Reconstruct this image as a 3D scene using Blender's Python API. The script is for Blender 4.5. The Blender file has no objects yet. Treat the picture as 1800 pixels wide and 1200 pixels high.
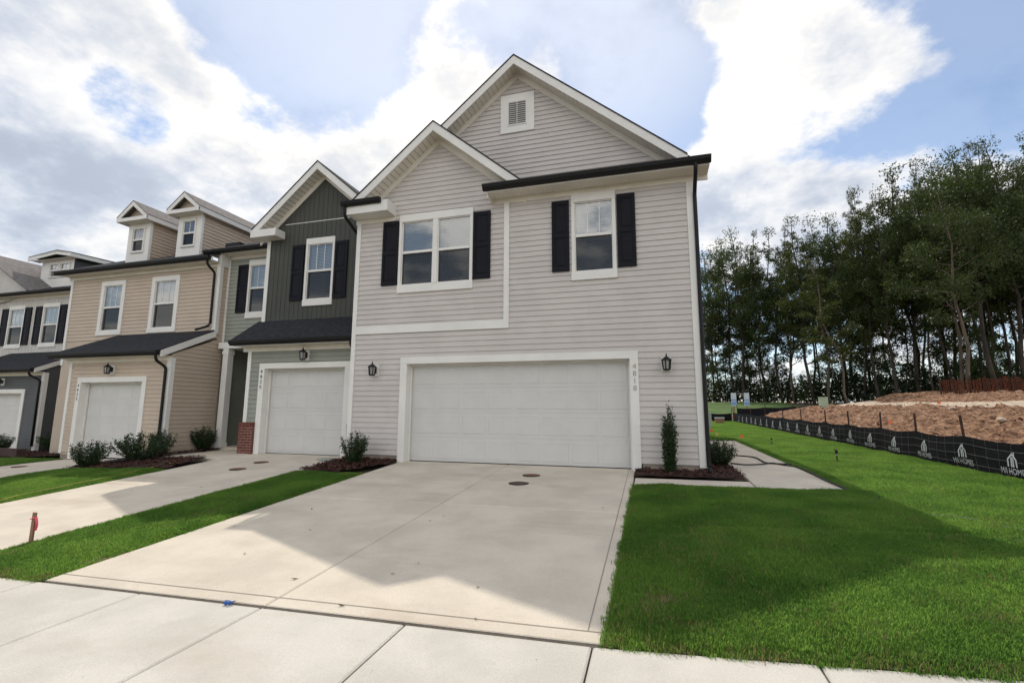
import bpy, math, random
from mathutils import Vector, Matrix, noise as mnoise
R = math.radians
scene = bpy.context.scene
COL = scene.collection
rnd = random.Random(7)

# ------------------------------------------------------------------ camera
PITCH, YAW, ROLL = R(8.236), R(16.124), R(0.266)
f0 = Vector((-math.sin(YAW), math.cos(YAW), 0)); r0 = Vector((math.cos(YAW), math.sin(YAW), 0)); u0 = Vector((0, 0, 1))
FWD = math.cos(PITCH) * f0 + math.sin(PITCH) * u0
up_ = math.cos(PITCH) * u0 - math.sin(PITCH) * f0
RIGHT = math.cos(ROLL) * r0 + math.sin(ROLL) * up_
UP = math.cos(ROLL) * up_ - math.sin(ROLL) * r0
CAMPOS = Vector((0, 0, 1.125))
cam_d = bpy.data.cameras.new('camera'); cam = bpy.data.objects.new('camera', cam_d); COL.objects.link(cam)
m = Matrix((RIGHT, UP, -FWD)).transposed().to_4x4(); m.translation = CAMPOS
cam.matrix_world = m
cam_d.sensor_width = 36; cam_d.lens = 841.4 * 36 / 1800; cam_d.clip_end = 3000; cam_d.clip_start = 0.05
scene.camera = cam
FPX = 841.4

def ray(x, y):
    return RIGHT * ((x - 900) / FPX) - UP * ((y - 600) / FPX) + FWD
def onY(x, y, Y):
    d = ray(x, y); return CAMPOS + d * (Y / d.y)
def onZ(x, y, Z):
    d = ray(x, y); return CAMPOS + d * ((Z - CAMPOS.z) / d.z)
def onX(x, y, X):
    d = ray(x, y); return CAMPOS + d * (X / d.x)

# ------------------------------------------------------------------ world, sun, exposure
CLOUD_BASE, CLOUD_FRONT, CLOUD_SHADE = 0.97, 1.05, 0.42
SUN = Vector((-0.299, 0.684, 1.0)).normalized()
SUN_EL = math.asin(SUN.z); SUN_AZ = math.atan2(SUN.x, SUN.y)      # azimuth measured from +Y towards +X
world = bpy.data.worlds.new('World'); scene.world = world; world.use_nodes = True
nt = world.node_tree; nt.nodes.clear(); N = nt.nodes; L = nt.links
def nd(tree, typ, **kw):
    n = tree.nodes.new(typ)
    for k, v in kw.items():
        if k == 'inp':
            for i, val in v.items(): n.inputs[i].default_value = val
        else: setattr(n, k, v)
    return n
def mathn(tree, op, a, b=None, clamp=False):
    n = tree.nodes.new('ShaderNodeMath'); n.operation = op; n.use_clamp = clamp
    for i, v in enumerate((a, b)):
        if v is None: continue
        if isinstance(v, (int, float)): n.inputs[i].default_value = v
        else: tree.links.new(v, n.inputs[i])
    return n.outputs[0]
def smooth(tree, v, a, b):
    n = tree.nodes.new('ShaderNodeMapRange'); n.interpolation_type = 'SMOOTHSTEP'
    tree.links.new(v, n.inputs[0]); n.inputs[1].default_value = a; n.inputs[2].default_value = b
    return n.outputs[0]
sky = nd(nt, 'ShaderNodeTexSky'); sky.sky_type = 'NISHITA'; sky.sun_disc = False
sky.sun_elevation = SUN_EL; sky.sun_rotation = SUN_AZ; sky.air_density = 1.0; sky.dust_density = 0.15; sky.ozone_density = 1.5
bg_sky = nd(nt, 'ShaderNodeBackground', inp={1: 0.13}); L.new(sky.outputs[0], bg_sky.inputs[0])
tc = nd(nt, 'ShaderNodeTexCoord')
nrm = nd(nt, 'ShaderNodeVectorMath', operation='NORMALIZE'); L.new(tc.outputs['Generated'], nrm.inputs[0])
sep = nd(nt, 'ShaderNodeSeparateXYZ'); L.new(nrm.outputs[0], sep.inputs[0])
zz = mathn(nt, 'ADD', mathn(nt, 'MAXIMUM', sep.outputs[2], 0.0), 0.30)
cmb = nd(nt, 'ShaderNodeCombineXYZ')
L.new(mathn(nt, 'DIVIDE', sep.outputs[0], zz), cmb.inputs[0]); L.new(mathn(nt, 'DIVIDE', sep.outputs[1], zz), cmb.inputs[1])
def cloud_noise(scale, off, detail=8, rough=0.55):
    mp = nd(nt, 'ShaderNodeMapping'); L.new(cmb.outputs[0], mp.inputs[0]); mp.inputs['Location'].default_value = off
    n = nd(nt, 'ShaderNodeTexNoise', inp={'Scale': scale, 'Detail': detail, 'Roughness': rough}); L.new(mp.outputs[0], n.inputs['Vector'])
    return n.outputs[0]
n1 = cloud_noise(2.3, (3.1, 1.7, 0.3), 12, .6); n2 = cloud_noise(3.4, (9.4, 5.2, 1.1), 8, .6); n3 = cloud_noise(0.8, (1.0, 7.7, 2.0), 5)
def lobe(px, py, tight):                       # 1 towards the sky direction seen at that photo pixel, falling off around it
    d = ray(px, py).normalized()
    dt = nd(nt, 'ShaderNodeVectorMath', operation='DOT_PRODUCT'); L.new(nrm.outputs[0], dt.inputs[0]); dt.inputs[1].default_value = d
    return smooth(nt, dt.outputs['Value'], math.cos(R(tight)), 1.0)
dts = nd(nt, 'ShaderNodeVectorMath', operation='DOT_PRODUCT'); L.new(nrm.outputs[0], dts.inputs[0]); dts.inputs[1].default_value = SUN
sunny = smooth(nt, dts.outputs['Value'], 0.70, 1.0)          # thin cloud around the sun glows
cov = n1
for px, py, t, k in ((530, 50, 13, -.24), (345, 10, 6, -.2), (1710, 140, 11, -.24), (1420, 150, 5, -.10), (1120, 170, 9, -.20), (1225, 110, 4, -.1), (235, 190, 5, -.24), (1330, 90, 9, .13), (1500, 60, 9, .13), (1430, 270, 15, .16), (120, 330, 24, .10), (850, 80, 13, .13), (430, 220, 13, .14), (100, 60, 16, .13), (1300, 380, 10, .12)):
    cov = mathn(nt, 'ADD', cov, mathn(nt, 'MULTIPLY', lobe(px, py, t), k * .8))
mask = mathn(nt, 'ADD', mathn(nt, 'MULTIPLY', smooth(nt, cov, 0.43, 0.55), .78), mathn(nt, 'ADD', mathn(nt, 'MULTIPLY', smooth(nt, n3, .3, .7), .12), mathn(nt, 'ADD', .05, mathn(nt, 'MULTIPLY', smooth(nt, dts.outputs['Value'], .78, .95), .30))), clamp=True)
frontlit = smooth(nt, dts.outputs['Value'], 0.42, -0.05)     # clouds away from the sun show their sunlit sides
thick = smooth(nt, mathn(nt, 'ADD', mathn(nt, 'MULTIPLY', n2, .75), mathn(nt, 'MULTIPLY', cov, .45)), 0.50, 0.78)
bright = mathn(nt, 'SUBTRACT', mathn(nt, 'ADD', mathn(nt, 'ADD', CLOUD_BASE, mathn(nt, 'MULTIPLY', sunny, 0.30)), mathn(nt, 'MULTIPLY', frontlit, CLOUD_FRONT)), mathn(nt, 'MULTIPLY', thick, CLOUD_SHADE))
ccol = nd(nt, 'ShaderNodeMix', data_type='RGBA'); L.new(smooth(nt, bright, 0.55, 1.05), ccol.inputs[0])
ccol.inputs[6].default_value = (0.80, 0.87, 1.0, 1); ccol.inputs[7].default_value = (1, 0.965, 0.91, 1)
bg_c = nd(nt, 'ShaderNodeBackground'); L.new(ccol.outputs[2], bg_c.inputs[0]); L.new(bright, bg_c.inputs[1])
mixw = nd(nt, 'ShaderNodeMixShader'); L.new(mask, mixw.inputs[0]); L.new(bg_sky.outputs[0], mixw.inputs[1]); L.new(bg_c.outputs[0], mixw.inputs[2])
wo = nd(nt, 'ShaderNodeOutputWorld'); L.new(mixw.outputs[0], wo.inputs[0])

sun_d = bpy.data.lights.new('sun', 'SUN'); sun_d.energy = 2.3; sun_d.angle = R(0.6); sun_d.color = (1.0, 0.93, 0.82)
sun = bpy.data.objects.new('sun', sun_d); COL.objects.link(sun)
sun.rotation_euler = SUN.to_track_quat('Z', 'Y').to_euler(); sun.location = (-10, 20, 40)

scene.view_settings.view_transform = 'Standard'; scene.view_settings.look = 'None'
scene.view_settings.exposure = 0.22; scene.view_settings.gamma = 1.0; scene.view_settings.use_curve_mapping = False
scene.render.engine = 'CYCLES'; scene.cycles.use_denoising = True; scene.cycles.max_bounces = 6
scene.cycles.transparent_max_bounces = 12

# ------------------------------------------------------------------ materials
def mat(name, col, rough=0.8, var=0.12, scale=3.0, col2=None, bump=0.0, bscale=60.0, spec=0.3, detail=6, fine=0.0, fscale=180., stretch=(1, 1, 1), metallic=0.0, bdist=.02):
    m = bpy.data.materials.new(name); m.use_nodes = True; t = m.node_tree; b = t.nodes['Principled BSDF']
    b.inputs['Roughness'].default_value = rough; b.inputs['Specular IOR Level'].default_value = spec; b.inputs['Metallic'].default_value = metallic
    geo = nd(t, 'ShaderNodeNewGeometry')
    mp = nd(t, 'ShaderNodeMapping'); t.links.new(geo.outputs['Position'], mp.inputs[0]); mp.inputs['Scale'].default_value = stretch
    n = nd(t, 'ShaderNodeTexNoise', inp={'Scale': scale, 'Detail': detail, 'Roughness': .6}); t.links.new(mp.outputs[0], n.inputs['Vector'])
    c2 = col2 or tuple(min(1, c * (1 - var)) for c in col); c1 = col if col2 else tuple(min(1, c * (1 + var * .6)) for c in col)
    mx = nd(t, 'ShaderNodeMix', data_type='RGBA'); mx.inputs[6].default_value = (*c1, 1); mx.inputs[7].default_value = (*c2, 1)
    t.links.new(smooth(t, n.outputs[0], .35, .65), mx.inputs[0])
    out = mx.outputs[2]
    if fine:
        n2 = nd(t, 'ShaderNodeTexNoise', inp={'Scale': fscale, 'Detail': 3}); t.links.new(mp.outputs[0], n2.inputs['Vector'])
        v = mathn(t, 'ADD', mathn(t, 'MULTIPLY', mathn(t, 'SUBTRACT', n2.outputs[0], .5), fine * 2), 1.0)
        mm = nd(t, 'ShaderNodeVectorMath', operation='SCALE'); t.links.new(out, mm.inputs[0]); t.links.new(v, mm.inputs['Scale']); out = mm.outputs[0]
    t.links.new(out, b.inputs['Base Color'])
    if bump:
        nb = nd(t, 'ShaderNodeTexNoise', inp={'Scale': bscale, 'Detail': 4}); t.links.new(mp.outputs[0], nb.inputs['Vector'])
        bp = nd(t, 'ShaderNodeBump', inp={'Strength': bump, 'Distance': bdist}); t.links.new(nb.outputs[0], bp.inputs['Height']); t.links.new(bp.outputs[0], b.inputs['Normal'])
    return m
def leafmat(name, c1, c2, trans=0.35, rough=0.5, scale=1.2, tcol=(1.5, 1.5, 1.2)):
    m = bpy.data.materials.new(name); m.use_nodes = True; t = m.node_tree; t.nodes.clear()
    geo = nd(t, 'ShaderNodeNewGeometry')
    n = nd(t, 'ShaderNodeTexNoise', inp={'Scale': scale, 'Detail': 3}); t.links.new(geo.outputs['Position'], n.inputs['Vector'])
    mx = nd(t, 'ShaderNodeMix', data_type='RGBA'); mx.inputs[6].default_value = (*c1, 1); mx.inputs[7].default_value = (*c2, 1)
    f = mathn(t, 'ADD', mathn(t, 'MULTIPLY', geo.outputs['Random Per Island'], .6), mathn(t, 'MULTIPLY', smooth(t, n.outputs[0], .35, .65), .5), clamp=True)
    t.links.new(f, mx.inputs[0])
    d = nd(t, 'ShaderNodeBsdfPrincipled'); t.links.new(mx.outputs[2], d.inputs['Base Color']); d.inputs['Roughness'].default_value = rough; d.inputs['Specular IOR Level'].default_value = .25
    tr = nd(t, 'ShaderNodeBsdfTranslucent'); vm = nd(t, 'ShaderNodeVectorMath', operation='MULTIPLY'); t.links.new(mx.outputs[2], vm.inputs[0]); vm.inputs[1].default_value = tcol; t.links.new(vm.outputs[0], tr.inputs[0])
    ms = nd(t, 'ShaderNodeMixShader', inp={0: trans}); t.links.new(d.outputs[0], ms.inputs[1]); t.links.new(tr.outputs[0], ms.inputs[2])
    o = nd(t, 'ShaderNodeOutputMaterial'); t.links.new(ms.outputs[0], o.inputs[0])
    return m
def concrete(name, col, stain, seed=0.0):
    m = mat(name, col, .85, .10, 1.3, bump=.25, bscale=110, fine=.20, fscale=95)
    t = m.node_tree; b = t.nodes['Principled BSDF']; src = b.inputs['Base Color'].links[0].from_socket
    geo = nd(t, 'ShaderNodeNewGeometry'); mp = nd(t, 'ShaderNodeMapping'); t.links.new(geo.outputs['Position'], mp.inputs[0])
    mp.inputs['Location'].default_value = (seed, seed * 2, 0); mp.inputs['Scale'].default_value = (.5, 1.3, 1)
    n = nd(t, 'ShaderNodeTexNoise', inp={'Scale': .9, 'Detail': 7, 'Roughness': .62}); t.links.new(mp.outputs[0], n.inputs['Vector'])
    mx = nd(t, 'ShaderNodeMix', data_type='RGBA'); t.links.new(src, mx.inputs[6]); mx.inputs[7].default_value = (*stain, 1)
    t.links.new(mathn(t, 'MULTIPLY', smooth(t, n.outputs[0], .5, .75), .55), mx.inputs[0]); t.links.new(mx.outputs[2], b.inputs['Base Color'])
    return m
def glassmat(name, tint=(.85, .92, .93), refl=0.11):
    m = bpy.data.materials.new(name); m.use_nodes = True; t = m.node_tree; t.nodes.clear()
    g = nd(t, 'ShaderNodeBsdfGlossy', inp={0: (1, 1, 1, 1), 1: .02}); tr = nd(t, 'ShaderNodeBsdfTransparent', inp={0: (*tint, 1)})
    lw = nd(t, 'ShaderNodeFresnel', inp={0: 1.55})
    ms = nd(t, 'ShaderNodeMixShader'); t.links.new(mathn(t, 'ADD', mathn(t, 'MULTIPLY', lw.outputs[0], 1.6), refl, clamp=True), ms.inputs[0])
    t.links.new(tr.outputs[0], ms.inputs[1]); t.links.new(g.outputs[0], ms.inputs[2])
    o = nd(t, 'ShaderNodeOutputMaterial'); t.links.new(ms.outputs[0], o.inputs[0]); return m
def screenmat(name):
    m = bpy.data.materials.new(name); m.use_nodes = True; t = m.node_tree; t.nodes.clear()
    d = nd(t, 'ShaderNodeBsdfDiffuse', inp={0: (.02, .02, .022, 1)}); tr = nd(t, 'ShaderNodeBsdfTransparent')
    ms = nd(t, 'ShaderNodeMixShader', inp={0: .55}); t.links.new(tr.outputs[0], ms.inputs[1]); t.links.new(d.outputs[0], ms.inputs[2])
    o = nd(t, 'ShaderNodeOutputMaterial'); t.links.new(ms.outputs[0], o.inputs[0]); return m
M = {
 'siding': mat('light_grey_siding', (.54, .50, .472), .6, .05, 1.5),
 'white': mat('white_trim', (.73, .71, .675), .5, .04, 2),
 'soffit': mat('vinyl_soffit', (.74, .70, .63), .6, .05, 3),
 'sage': mat('sage_siding', (.27, .28, .24), .6, .06, 1.5),
 'olive': mat('dark_olive_boards', (.060, .062, .052), .6, .08, 1.5),
 'tan': mat('tan_siding', (.50, .41, .325), .6, .05, 1.5),
 'char': mat('charcoal_siding', (.085, .087, .092), .6, .08, 1.5),
 'pale': mat('pale_board_siding', (.55, .52, .49), .6, .06, 2),
 'black': mat('black_metal', (.009, .009, .010), .5, .1, 5, spec=.25),
 'shutter': mat('black_shutter', (.009, .009, .014), .6, .1, 5, spec=.15),
 'door': mat('white_door', (.58, .57, .55), .45, .03, 2),
 'shingle': mat('dark_shingle', (.026, .026, .031), 1.0, .35, 9, bump=.6, bscale=40, fine=.35, fscale=60),
 'shingle2': mat('weathered_shingle', (.19, .175, .168), .95, .25, 9, bump=.6, bscale=40, fine=.3, fscale=60),
 'found': mat('foundation_concrete', (.30, .25, .21), .9, .15, 4, bump=.3),
 'drive': concrete('driveway_concrete', (.62, .55, .452), (.43, .345, .255)),
 'walk': concrete('sidewalk_concrete', (.57, .535, .475), (.46, .41, .34), 4.0),
 'joint': mat('dark_joint', (.05, .045, .04), .95, .2, 8),
 'brick': mat('red_brick', (.15, .045, .032), .85, .35, 14, bump=.4, bscale=80),
 'mortar': mat('mortar', (.36, .31, .27), .95, .1, 9),
 'mulch': mat('brown_mulch', (.045, .019, .014), .95, .5, 22, bump=1.0, bscale=45),
 'chip': mat('mulch_chip', (.075, .03, .021), .9, .6, 16),
 'soil': mat('lawn_soil', (.075, .095, .032), .95, .4, 5, col2=(.13, .095, .05), bump=.5),
 'ground': mat('ground_soil', (.10, .085, .05), .95, .3, 1, bump=.5, bscale=8),
 'dirt': mat('graded_clay', (.40, .235, .140), .98, .3, 4.0, col2=(.13, .062, .034), bump=1.0, bscale=7, fine=.6, fscale=13, stretch=(1.6, .6, 1.6), detail=10, bdist=.25),
 'road': mat('pale_haul_road', (.50, .40, .30), .95, .3, 3, bump=.8, bscale=9, fine=.3, fscale=15, bdist=.1),
 'asphalt': mat('asphalt', (.05, .05, .052), .9, .2, 5, bump=.5, bscale=120),
 'grass': leafmat('grass_blades', (.090, .168, .038), (.036, .090, .019), .68, .65, 1.3, (3.9, 3.3, 2.6)),
 'grassdry': leafmat('dry_grass', (.26, .215, .085), (.16, .14, .06), .3, .7),
 'leaf': leafmat('tree_leaf', (.062, .086, .022), (.028, .045, .013), .34),
 'leaf2': leafmat('tree_leaf_yellow', (.078, .090, .021), (.038, .052, .013), .35),
 'needle': leafmat('pine_needles', (.030, .048, .018), (.018, .030, .012), .2),
 'shrub': leafmat('shrub_leaf', (.036, .066, .023), (.018, .038, .013), .15, .35, 6),
 'bark': mat('bark', (.050, .040, .032), .95, .4, 3, bump=1.0, bscale=14, stretch=(1, 1, .25)),
 'barklight': mat('pale_bark', (.115, .090, .068), .95, .3, 3, bump=1.0, bscale=14, stretch=(1, 1, .25)),
 'stem': mat('shrub_stem', (.06, .045, .03), .9, .2),
 'glass': glassmat('window_glass'), 'screen': screenmat('insect_screen'),
 'blind': mat('dimmed_white_blind', (.36, .375, .38), .6, .02), 'room': mat('dark_room', (.05, .05, .052), .9, .1),  # white blind greyed in its colour to stand for the dim interior
 'lampglass': mat('lantern_glass', (.30, .30, .29), .12, .05, spec=.6),
 'num': mat('house_number_metal', (.30, .27, .25), .4, .05, spec=.6), 'numdark': mat('house_number_dark', (.06, .055, .055), .4, .05),
 'rust': mat('rusty_cover', (.23, .085, .045), .8, .4, 14, col2=(.12, .06, .04)), 'iron': mat('iron_cover', (.09, .065, .05), .8, .3, 14),
 'fabric': mat('black_silt_fabric', (.013, .0135, .016), .95, .3, 3, spec=.08, bump=.4, bscale=70, stretch=(.2, .2, 4)),
 'print': mat('white_print', (.50, .54, .56), .8, .08), 'wire': mat('grey_wire', (.22, .22, .22), .6, .05),
 'post': mat('rusty_steel_post', (.045, .022, .017), .8, .4, 10), 'wood': mat('raw_stake_wood', (.24, .14, .08), .85, .25, 6, stretch=(6, 6, .6)),
 'pink': mat('pink_ribbon', (.85, .12, .18), .6, .05), 'orange': mat('orange_plastic', (.80, .16, .04), .6, .1), 'orangef': mat('orange_mesh', (.11, .035, .018), .9, .5, 9),
 'blue': mat('blue_tape', (.03, .13, .45), .5, .1), 'hose': mat('black_hose', (.012, .012, .012), .5, .1), 'yellow': mat('yellow_cord', (.55, .42, .13), .7, .1),
 'green': mat('green_pedestal', (.33, .40, .28), .6, .06), 'greybox': mat('grey_box', (.30, .33, .31), .6, .06), 'signblue': mat('sign_blue', (.16, .27, .50), .5, .05),
 'signgrey': mat('sign_grey', (.42, .48, .52), .5, .05), 'steel': mat('grey_steel', (.35, .36, .36), .5, .1, metallic=.3), 'deadleaf': mat('dead_leaf', (.07, .06, .035), .9, .3),
 'stone': mat('clay_clod', (.34, .20, .125), .95, .3, 5), 'membrane': mat('black_sheet', (.02, .021, .024), .5, .2),
}

# ------------------------------------------------------------------ mesh helpers
class MB:
    def __init__(s): s.v = []; s.f = []
    def quad(s, *p):
        i = len(s.v); s.v += [tuple(q) for q in p]; s.f.append(tuple(range(i, i + len(p)))); return s
    def box(s, x0, x1, y0, y1, z0, z1):
        i = len(s.v)
        s.v += [(x, y, z) for z in (z0, z1) for y in (y0, y1) for x in (x0, x1)]
        for f in ((0, 2, 3, 1), (4, 5, 7, 6), (0, 1, 5, 4), (2, 6, 7, 3), (0, 4, 6, 2), (1, 3, 7, 5)): s.f.append(tuple(i + k for k in f))
        return s
    def prism(s, pts, off):                      # polygon (3d points) extruded by a vector
        n = len(pts); i = len(s.v); off = Vector(off)
        s.v += [tuple(p) for p in pts] + [tuple(Vector(p) + off) for p in pts]
        s.f.append(tuple(range(i, i + n))); s.f.append(tuple(range(i + 2 * n - 1, i + n - 1, -1)))
        for k in range(n): s.f.append((i + k, i + n + k, i + n + (k + 1) % n, i + (k + 1) % n))
        return s
    def tube(s, path, r, n=8, r1=None, cap=True, square=False):
        path = [Vector(p) for p in path]; k = len(path); i0 = len(s.v)
        if square: n = 4
        for j, p in enumerate(path):
            d = (path[min(j + 1, k - 1)] - path[max(j - 1, 0)]).normalized()
            a = d.cross(Vector((0, 0, 1)) if abs(d.z) < .9 else Vector((0, 1, 0))).normalized(); b = d.cross(a)
            rr = r if r1 is None else r + (r1 - r) * j / (k - 1)
            for q in range(n):
                t = 2 * math.pi * q / n + (math.pi / 4 if square else 0); s.v.append(tuple(p + (a * math.cos(t) + b * math.sin(t)) * rr * (1.41 if square else 1)))
        for j in range(k - 1):
            for q in range(n): s.f.append((i0 + j * n + q, i0 + j * n + (q + 1) % n, i0 + (j + 1) * n + (q + 1) % n, i0 + (j + 1) * n + q))
        if cap:
            s.f.append(tuple(i0 + q for q in range(n - 1, -1, -1))); s.f.append(tuple(i0 + (k - 1) * n + q for q in range(n)))
        return s
    def lathe(s, prof, c, n=12):
        i0 = len(s.v); c = Vector(c)
        for r, z in prof:
            for q in range(n): t = 2 * math.pi * q / n; s.v.append((c.x + r * math.cos(t), c.y + r * math.sin(t), c.z + z))
        for j in range(len(prof) - 1):
            for q in range(n): s.f.append((i0 + j * n + q, i0 + j * n + (q + 1) % n, i0 + (j + 1) * n + (q + 1) % n, i0 + (j + 1) * n + q))
        s.f.append(tuple(i0 + q for q in range(n - 1, -1, -1))); s.f.append(tuple(i0 + (len(prof) - 1) * n + q for q in range(n)))
        return s
    def mesh(s, name, m, smooth=False):
        me = bpy.data.meshes.new(name); me.from_pydata(s.v, [], s.f); me.materials.append(m if not isinstance(m, str) else M[m])
        if smooth: me.polygons.foreach_set('use_smooth', [True] * len(me.polygons))
        me.update(); return me
    def build(s, name, m, parent=None, smooth=False, kind=None):
        return link(name, s.mesh(name, m, smooth), parent, kind)
def link(name, me, parent=None, kind=None):
    o = bpy.data.objects.new(name, me); COL.objects.link(o)
    if parent is not None:
        o.parent = parent
        if parent.type == 'EMPTY' and parent.parent is None: o.location = -parent.location
    if kind: o['kind'] = kind
    return o
def thing(name, label, cat, loc=(0, 0, 0), group=None):
    o = bpy.data.objects.new(name, None); COL.objects.link(o); o.location = loc; o.empty_display_size = .3
    return tag(o, label, cat, group)
def tag(o, label, cat, group=None):
    o['label'] = label; o['category'] = cat
    if group: o['group'] = group
    return o
def struct(o): o['kind'] = 'structure'; return o
def copy_thing(root, loc, rz=0, scale=None, label=None, group=None):
    r = root.copy(); COL.objects.link(r); r.location = loc; r.rotation_euler = (0, 0, rz)
    if scale: r.scale = scale
    if label: r['label'] = label
    if group: r['group'] = group
    for ch in root.children:
        q = ch.copy(); COL.objects.link(q); q.parent = r
    return r
def text_mesh(body, size, extrude=.004):
    cu = bpy.data.curves.new('t', 'FONT'); cu.body = body; cu.size = size; cu.extrude = extrude; cu.align_x = 'CENTER'; cu.resolution_u = 3
    o = bpy.data.objects.new('t', cu); me = bpy.data.meshes.new_from_object(o)
    bpy.data.objects.remove(o); return me
def fbm(x, y, z=0.0, o=4):
    return mnoise.fractal(Vector((x, y, z)), 1.0, 2.0, o)
def interp(xs, ys, x):
    if x <= xs[0]: return ys[0]
    for i in range(1, len(xs)):
        if x <= xs[i]: return ys[i - 1] + (ys[i] - ys[i - 1]) * (x - xs[i - 1]) / (xs[i] - xs[i - 1])
    return ys[-1]
def sstep(a, b, x): t = min(max((x - a) / (b - a), 0), 1); return t * t * (3 - 2 * t)

# ------------------------------------------------------------------ ground
def F(X): return interp([-40, -20, -14, -12.6, -10.5, 10], [-0.66, -0.42, -0.28, -0.10, 0, 0], X)
def g(X, Y):
    t = min(max((9.8 - Y) / 6.5, 0), 1)
    if Y > 40: b = .423 + .09 * (min(Y, 60) - 40)
    elif Y > 9.8: b = .014 * (Y - 9.8)
    elif Y > 3.3: b = -.058 * (9.8 - Y)
    else: b = -.377 - .02 * (3.3 - max(Y, 0))
    return b + t * (.02 * (max(min(X, 12), -25) + 2.7) + .037 * (min(max(X, -.37), 4) + .37)) + (1 - t) * F(X)
def sheet(name, poly_fn, xs, ys, dz, m, jitter=0, zf=None):
    """grid sheet over xs x ys following the ground, poly_fn(x,y)->(x,y) may bend it"""
    b = MB(); nx, ny = len(xs), len(ys)
    for y in ys:
        for x in xs:
            px, py = poly_fn(x, y) if poly_fn else (x, y)
            z = (zf or g)(px, py) + dz + (jitter * fbm(px * 1.7, py * 1.7) if jitter else 0); b.v.append((px, py, z))
    for j in range(ny - 1):
        for i in range(nx - 1): a = j * nx + i; b.f.append((a, a + 1, a + nx + 1, a + nx))
    return b
def rng(a, b, n): return [a + (b - a) * i / (n - 1) for i in range(n)]
gx = [-600, -300, -150, -80, -50] + rng(-34, 36, 71) + [50, 80, 150, 300, 600]
gy = [-600, -300, -120, -50, -20, -10, -5] + rng(-2, 64, 67) + [75, 100, 160, 300, 600]
def bank(X, Y):                                           # height of the graded clay lot above the plain ground
    u = X - 6.05
    if u <= 0: return 0
    e = sstep(44, 36, Y - .55 * (X - 6)) if Y > 25 else 1
    e *= sstep(-6, 2, Y)
    h = .80 * sstep(.3, 4.6, u) + .20 * sstep(0, 1.0, u) + .40 * min(1, max(0, (u - 4.8) / 5.0)) + .42 * sstep(10.0, 12.0, u + .8 * fbm(Y * .2, 3))
    flat = sstep(6.0, 7.0, u) * (1 - sstep(9.6, 10.6, u))
    rough = (.17 * fbm(X * .8, Y * .5, 1) + .15 * fbm(X * 2.2, Y * 1.6, 2) + .09 * fbm(X * 5, Y * 3.5, 4) + .06 * fbm(X * 11, Y * 8, 6)) * sstep(.2, 1.5, u) * (1 - .85 * flat)
    return max(0, (h + rough)) * e
def gz(X, Y): return g(X, Y) + bank(X, Y)
struct(sheet('ground', None, gx, gy, -.07, 'ground').build('ground', 'ground', smooth=True))
clay = sheet('bare_clay_bank', None, [6.05 + .14 * i for i in range(100)] + [20.5 + .8 * i for i in range(22)], [-6 + .6 * i for i in range(24)] + [8.4 + .2 * i for i in range(185)], .02, 'dirt', zf=gz)
me = clay.mesh('bare_clay_bank', 'dirt', True); me.materials.append(M['road'])
for p in me.polygons:
    u = p.center.x - 6.05 + .35 * fbm(p.center.y * .35, 7)
    if 6.6 < u < 9.7: p.material_index = 1
struct(link('bare_clay_bank', me))
for i in range(46):                                        # clods and stones lying on the clay
    X = 6.9 + rnd.random() * 6; Y = 11 + rnd.random() * 22; s = .05 + .11 * rnd.random() ** 2
    b = MB().lathe([(s * .5, -.4 * s), (s, 0), (s * .8, s * .45), (s * .25, s * .7)], (X, Y, gz(X, Y) + .02), 7)
    b.v = [(x + .3 * s * fbm(x * 9, y * 9, z * 9), y + .3 * s * fbm(y * 9, z * 9, 3), z) for x, y, z in b.v]
    tag(b.build('clay_clod', 'stone' if rnd.random() < .7 else 'road'), 'rough clay clod lying on the bare graded bank', 'clod', 'clods on the clay bank')

rub = MB(); rr = random.Random(21)
for k in range(9000):
    X = 6.35 + 13 * rr.random() ** 1.25; Y = 7 + 30 * rr.random(); u = X - 6.05
    if 6.6 < u < 9.7 and rr.random() < .9: continue
    s = .02 + .08 * rr.random() ** 3; z = gz(X, Y) + .025
    P = [Vector((X, Y, z)) + Vector((rr.gauss(0, 1), rr.gauss(0, 1), rr.gauss(0, .7))).normalized() * s * rr.uniform(.7, 1.3) for _ in range(4)]
    for f in ((0, 1, 2), (0, 2, 3), (0, 3, 1), (1, 3, 2)): rub.quad(P[f[0]], P[f[1]], P[f[2]])
o = rub.build('clay_rubble', 'stone', kind='stuff'); o['label'] = 'small broken clay rubble strewn over the graded bank'; o['category'] = 'rubble'

def slab(name, x0, x1, y0, y1, top, thick, m, parent, bev=.012, nx=4, ny=4):
    b = MB(); xs = [x0, x0 + bev] + rng(x0 + bev, x1 - bev, nx)[1:-1] + [x1 - bev, x1]; ys = [y0, y0 + bev] + rng(y0 + bev, y1 - bev, ny)[1:-1] + [y1 - bev, y1]
    nX, nY = len(xs), len(ys)
    for j, y in enumerate(ys):
        for i, x in enumerate(xs):
            edge = i in (0, nX - 1) or j in (0, nY - 1); b.v.append((x, y, g(x, y) + top - (bev * .8 if edge else 0)))
    for j in range(nY - 1):
        for i in range(nX - 1): a = j * nX + i; b.f.append((a, a + 1, a + nX + 1, a + nX))
    ring = [i for i in range(nX)] + [j * nX + nX - 1 for j in range(1, nY)] + [(nY - 1) * nX + i for i in range(nX - 2, -1, -1)] + [j * nX for j in range(nY - 2, 0, -1)]
    n0 = len(b.v)
    for k in ring: x, y, z = b.v[k]; b.v.append((x, y, z - thick))
    for k in range(len(ring)): b.f.append((ring[k], n0 + k, n0 + (k + 1) % len(ring), ring[(k + 1) % len(ring)]))
    return b.build(name, m, parent)
JG = .006
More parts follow.
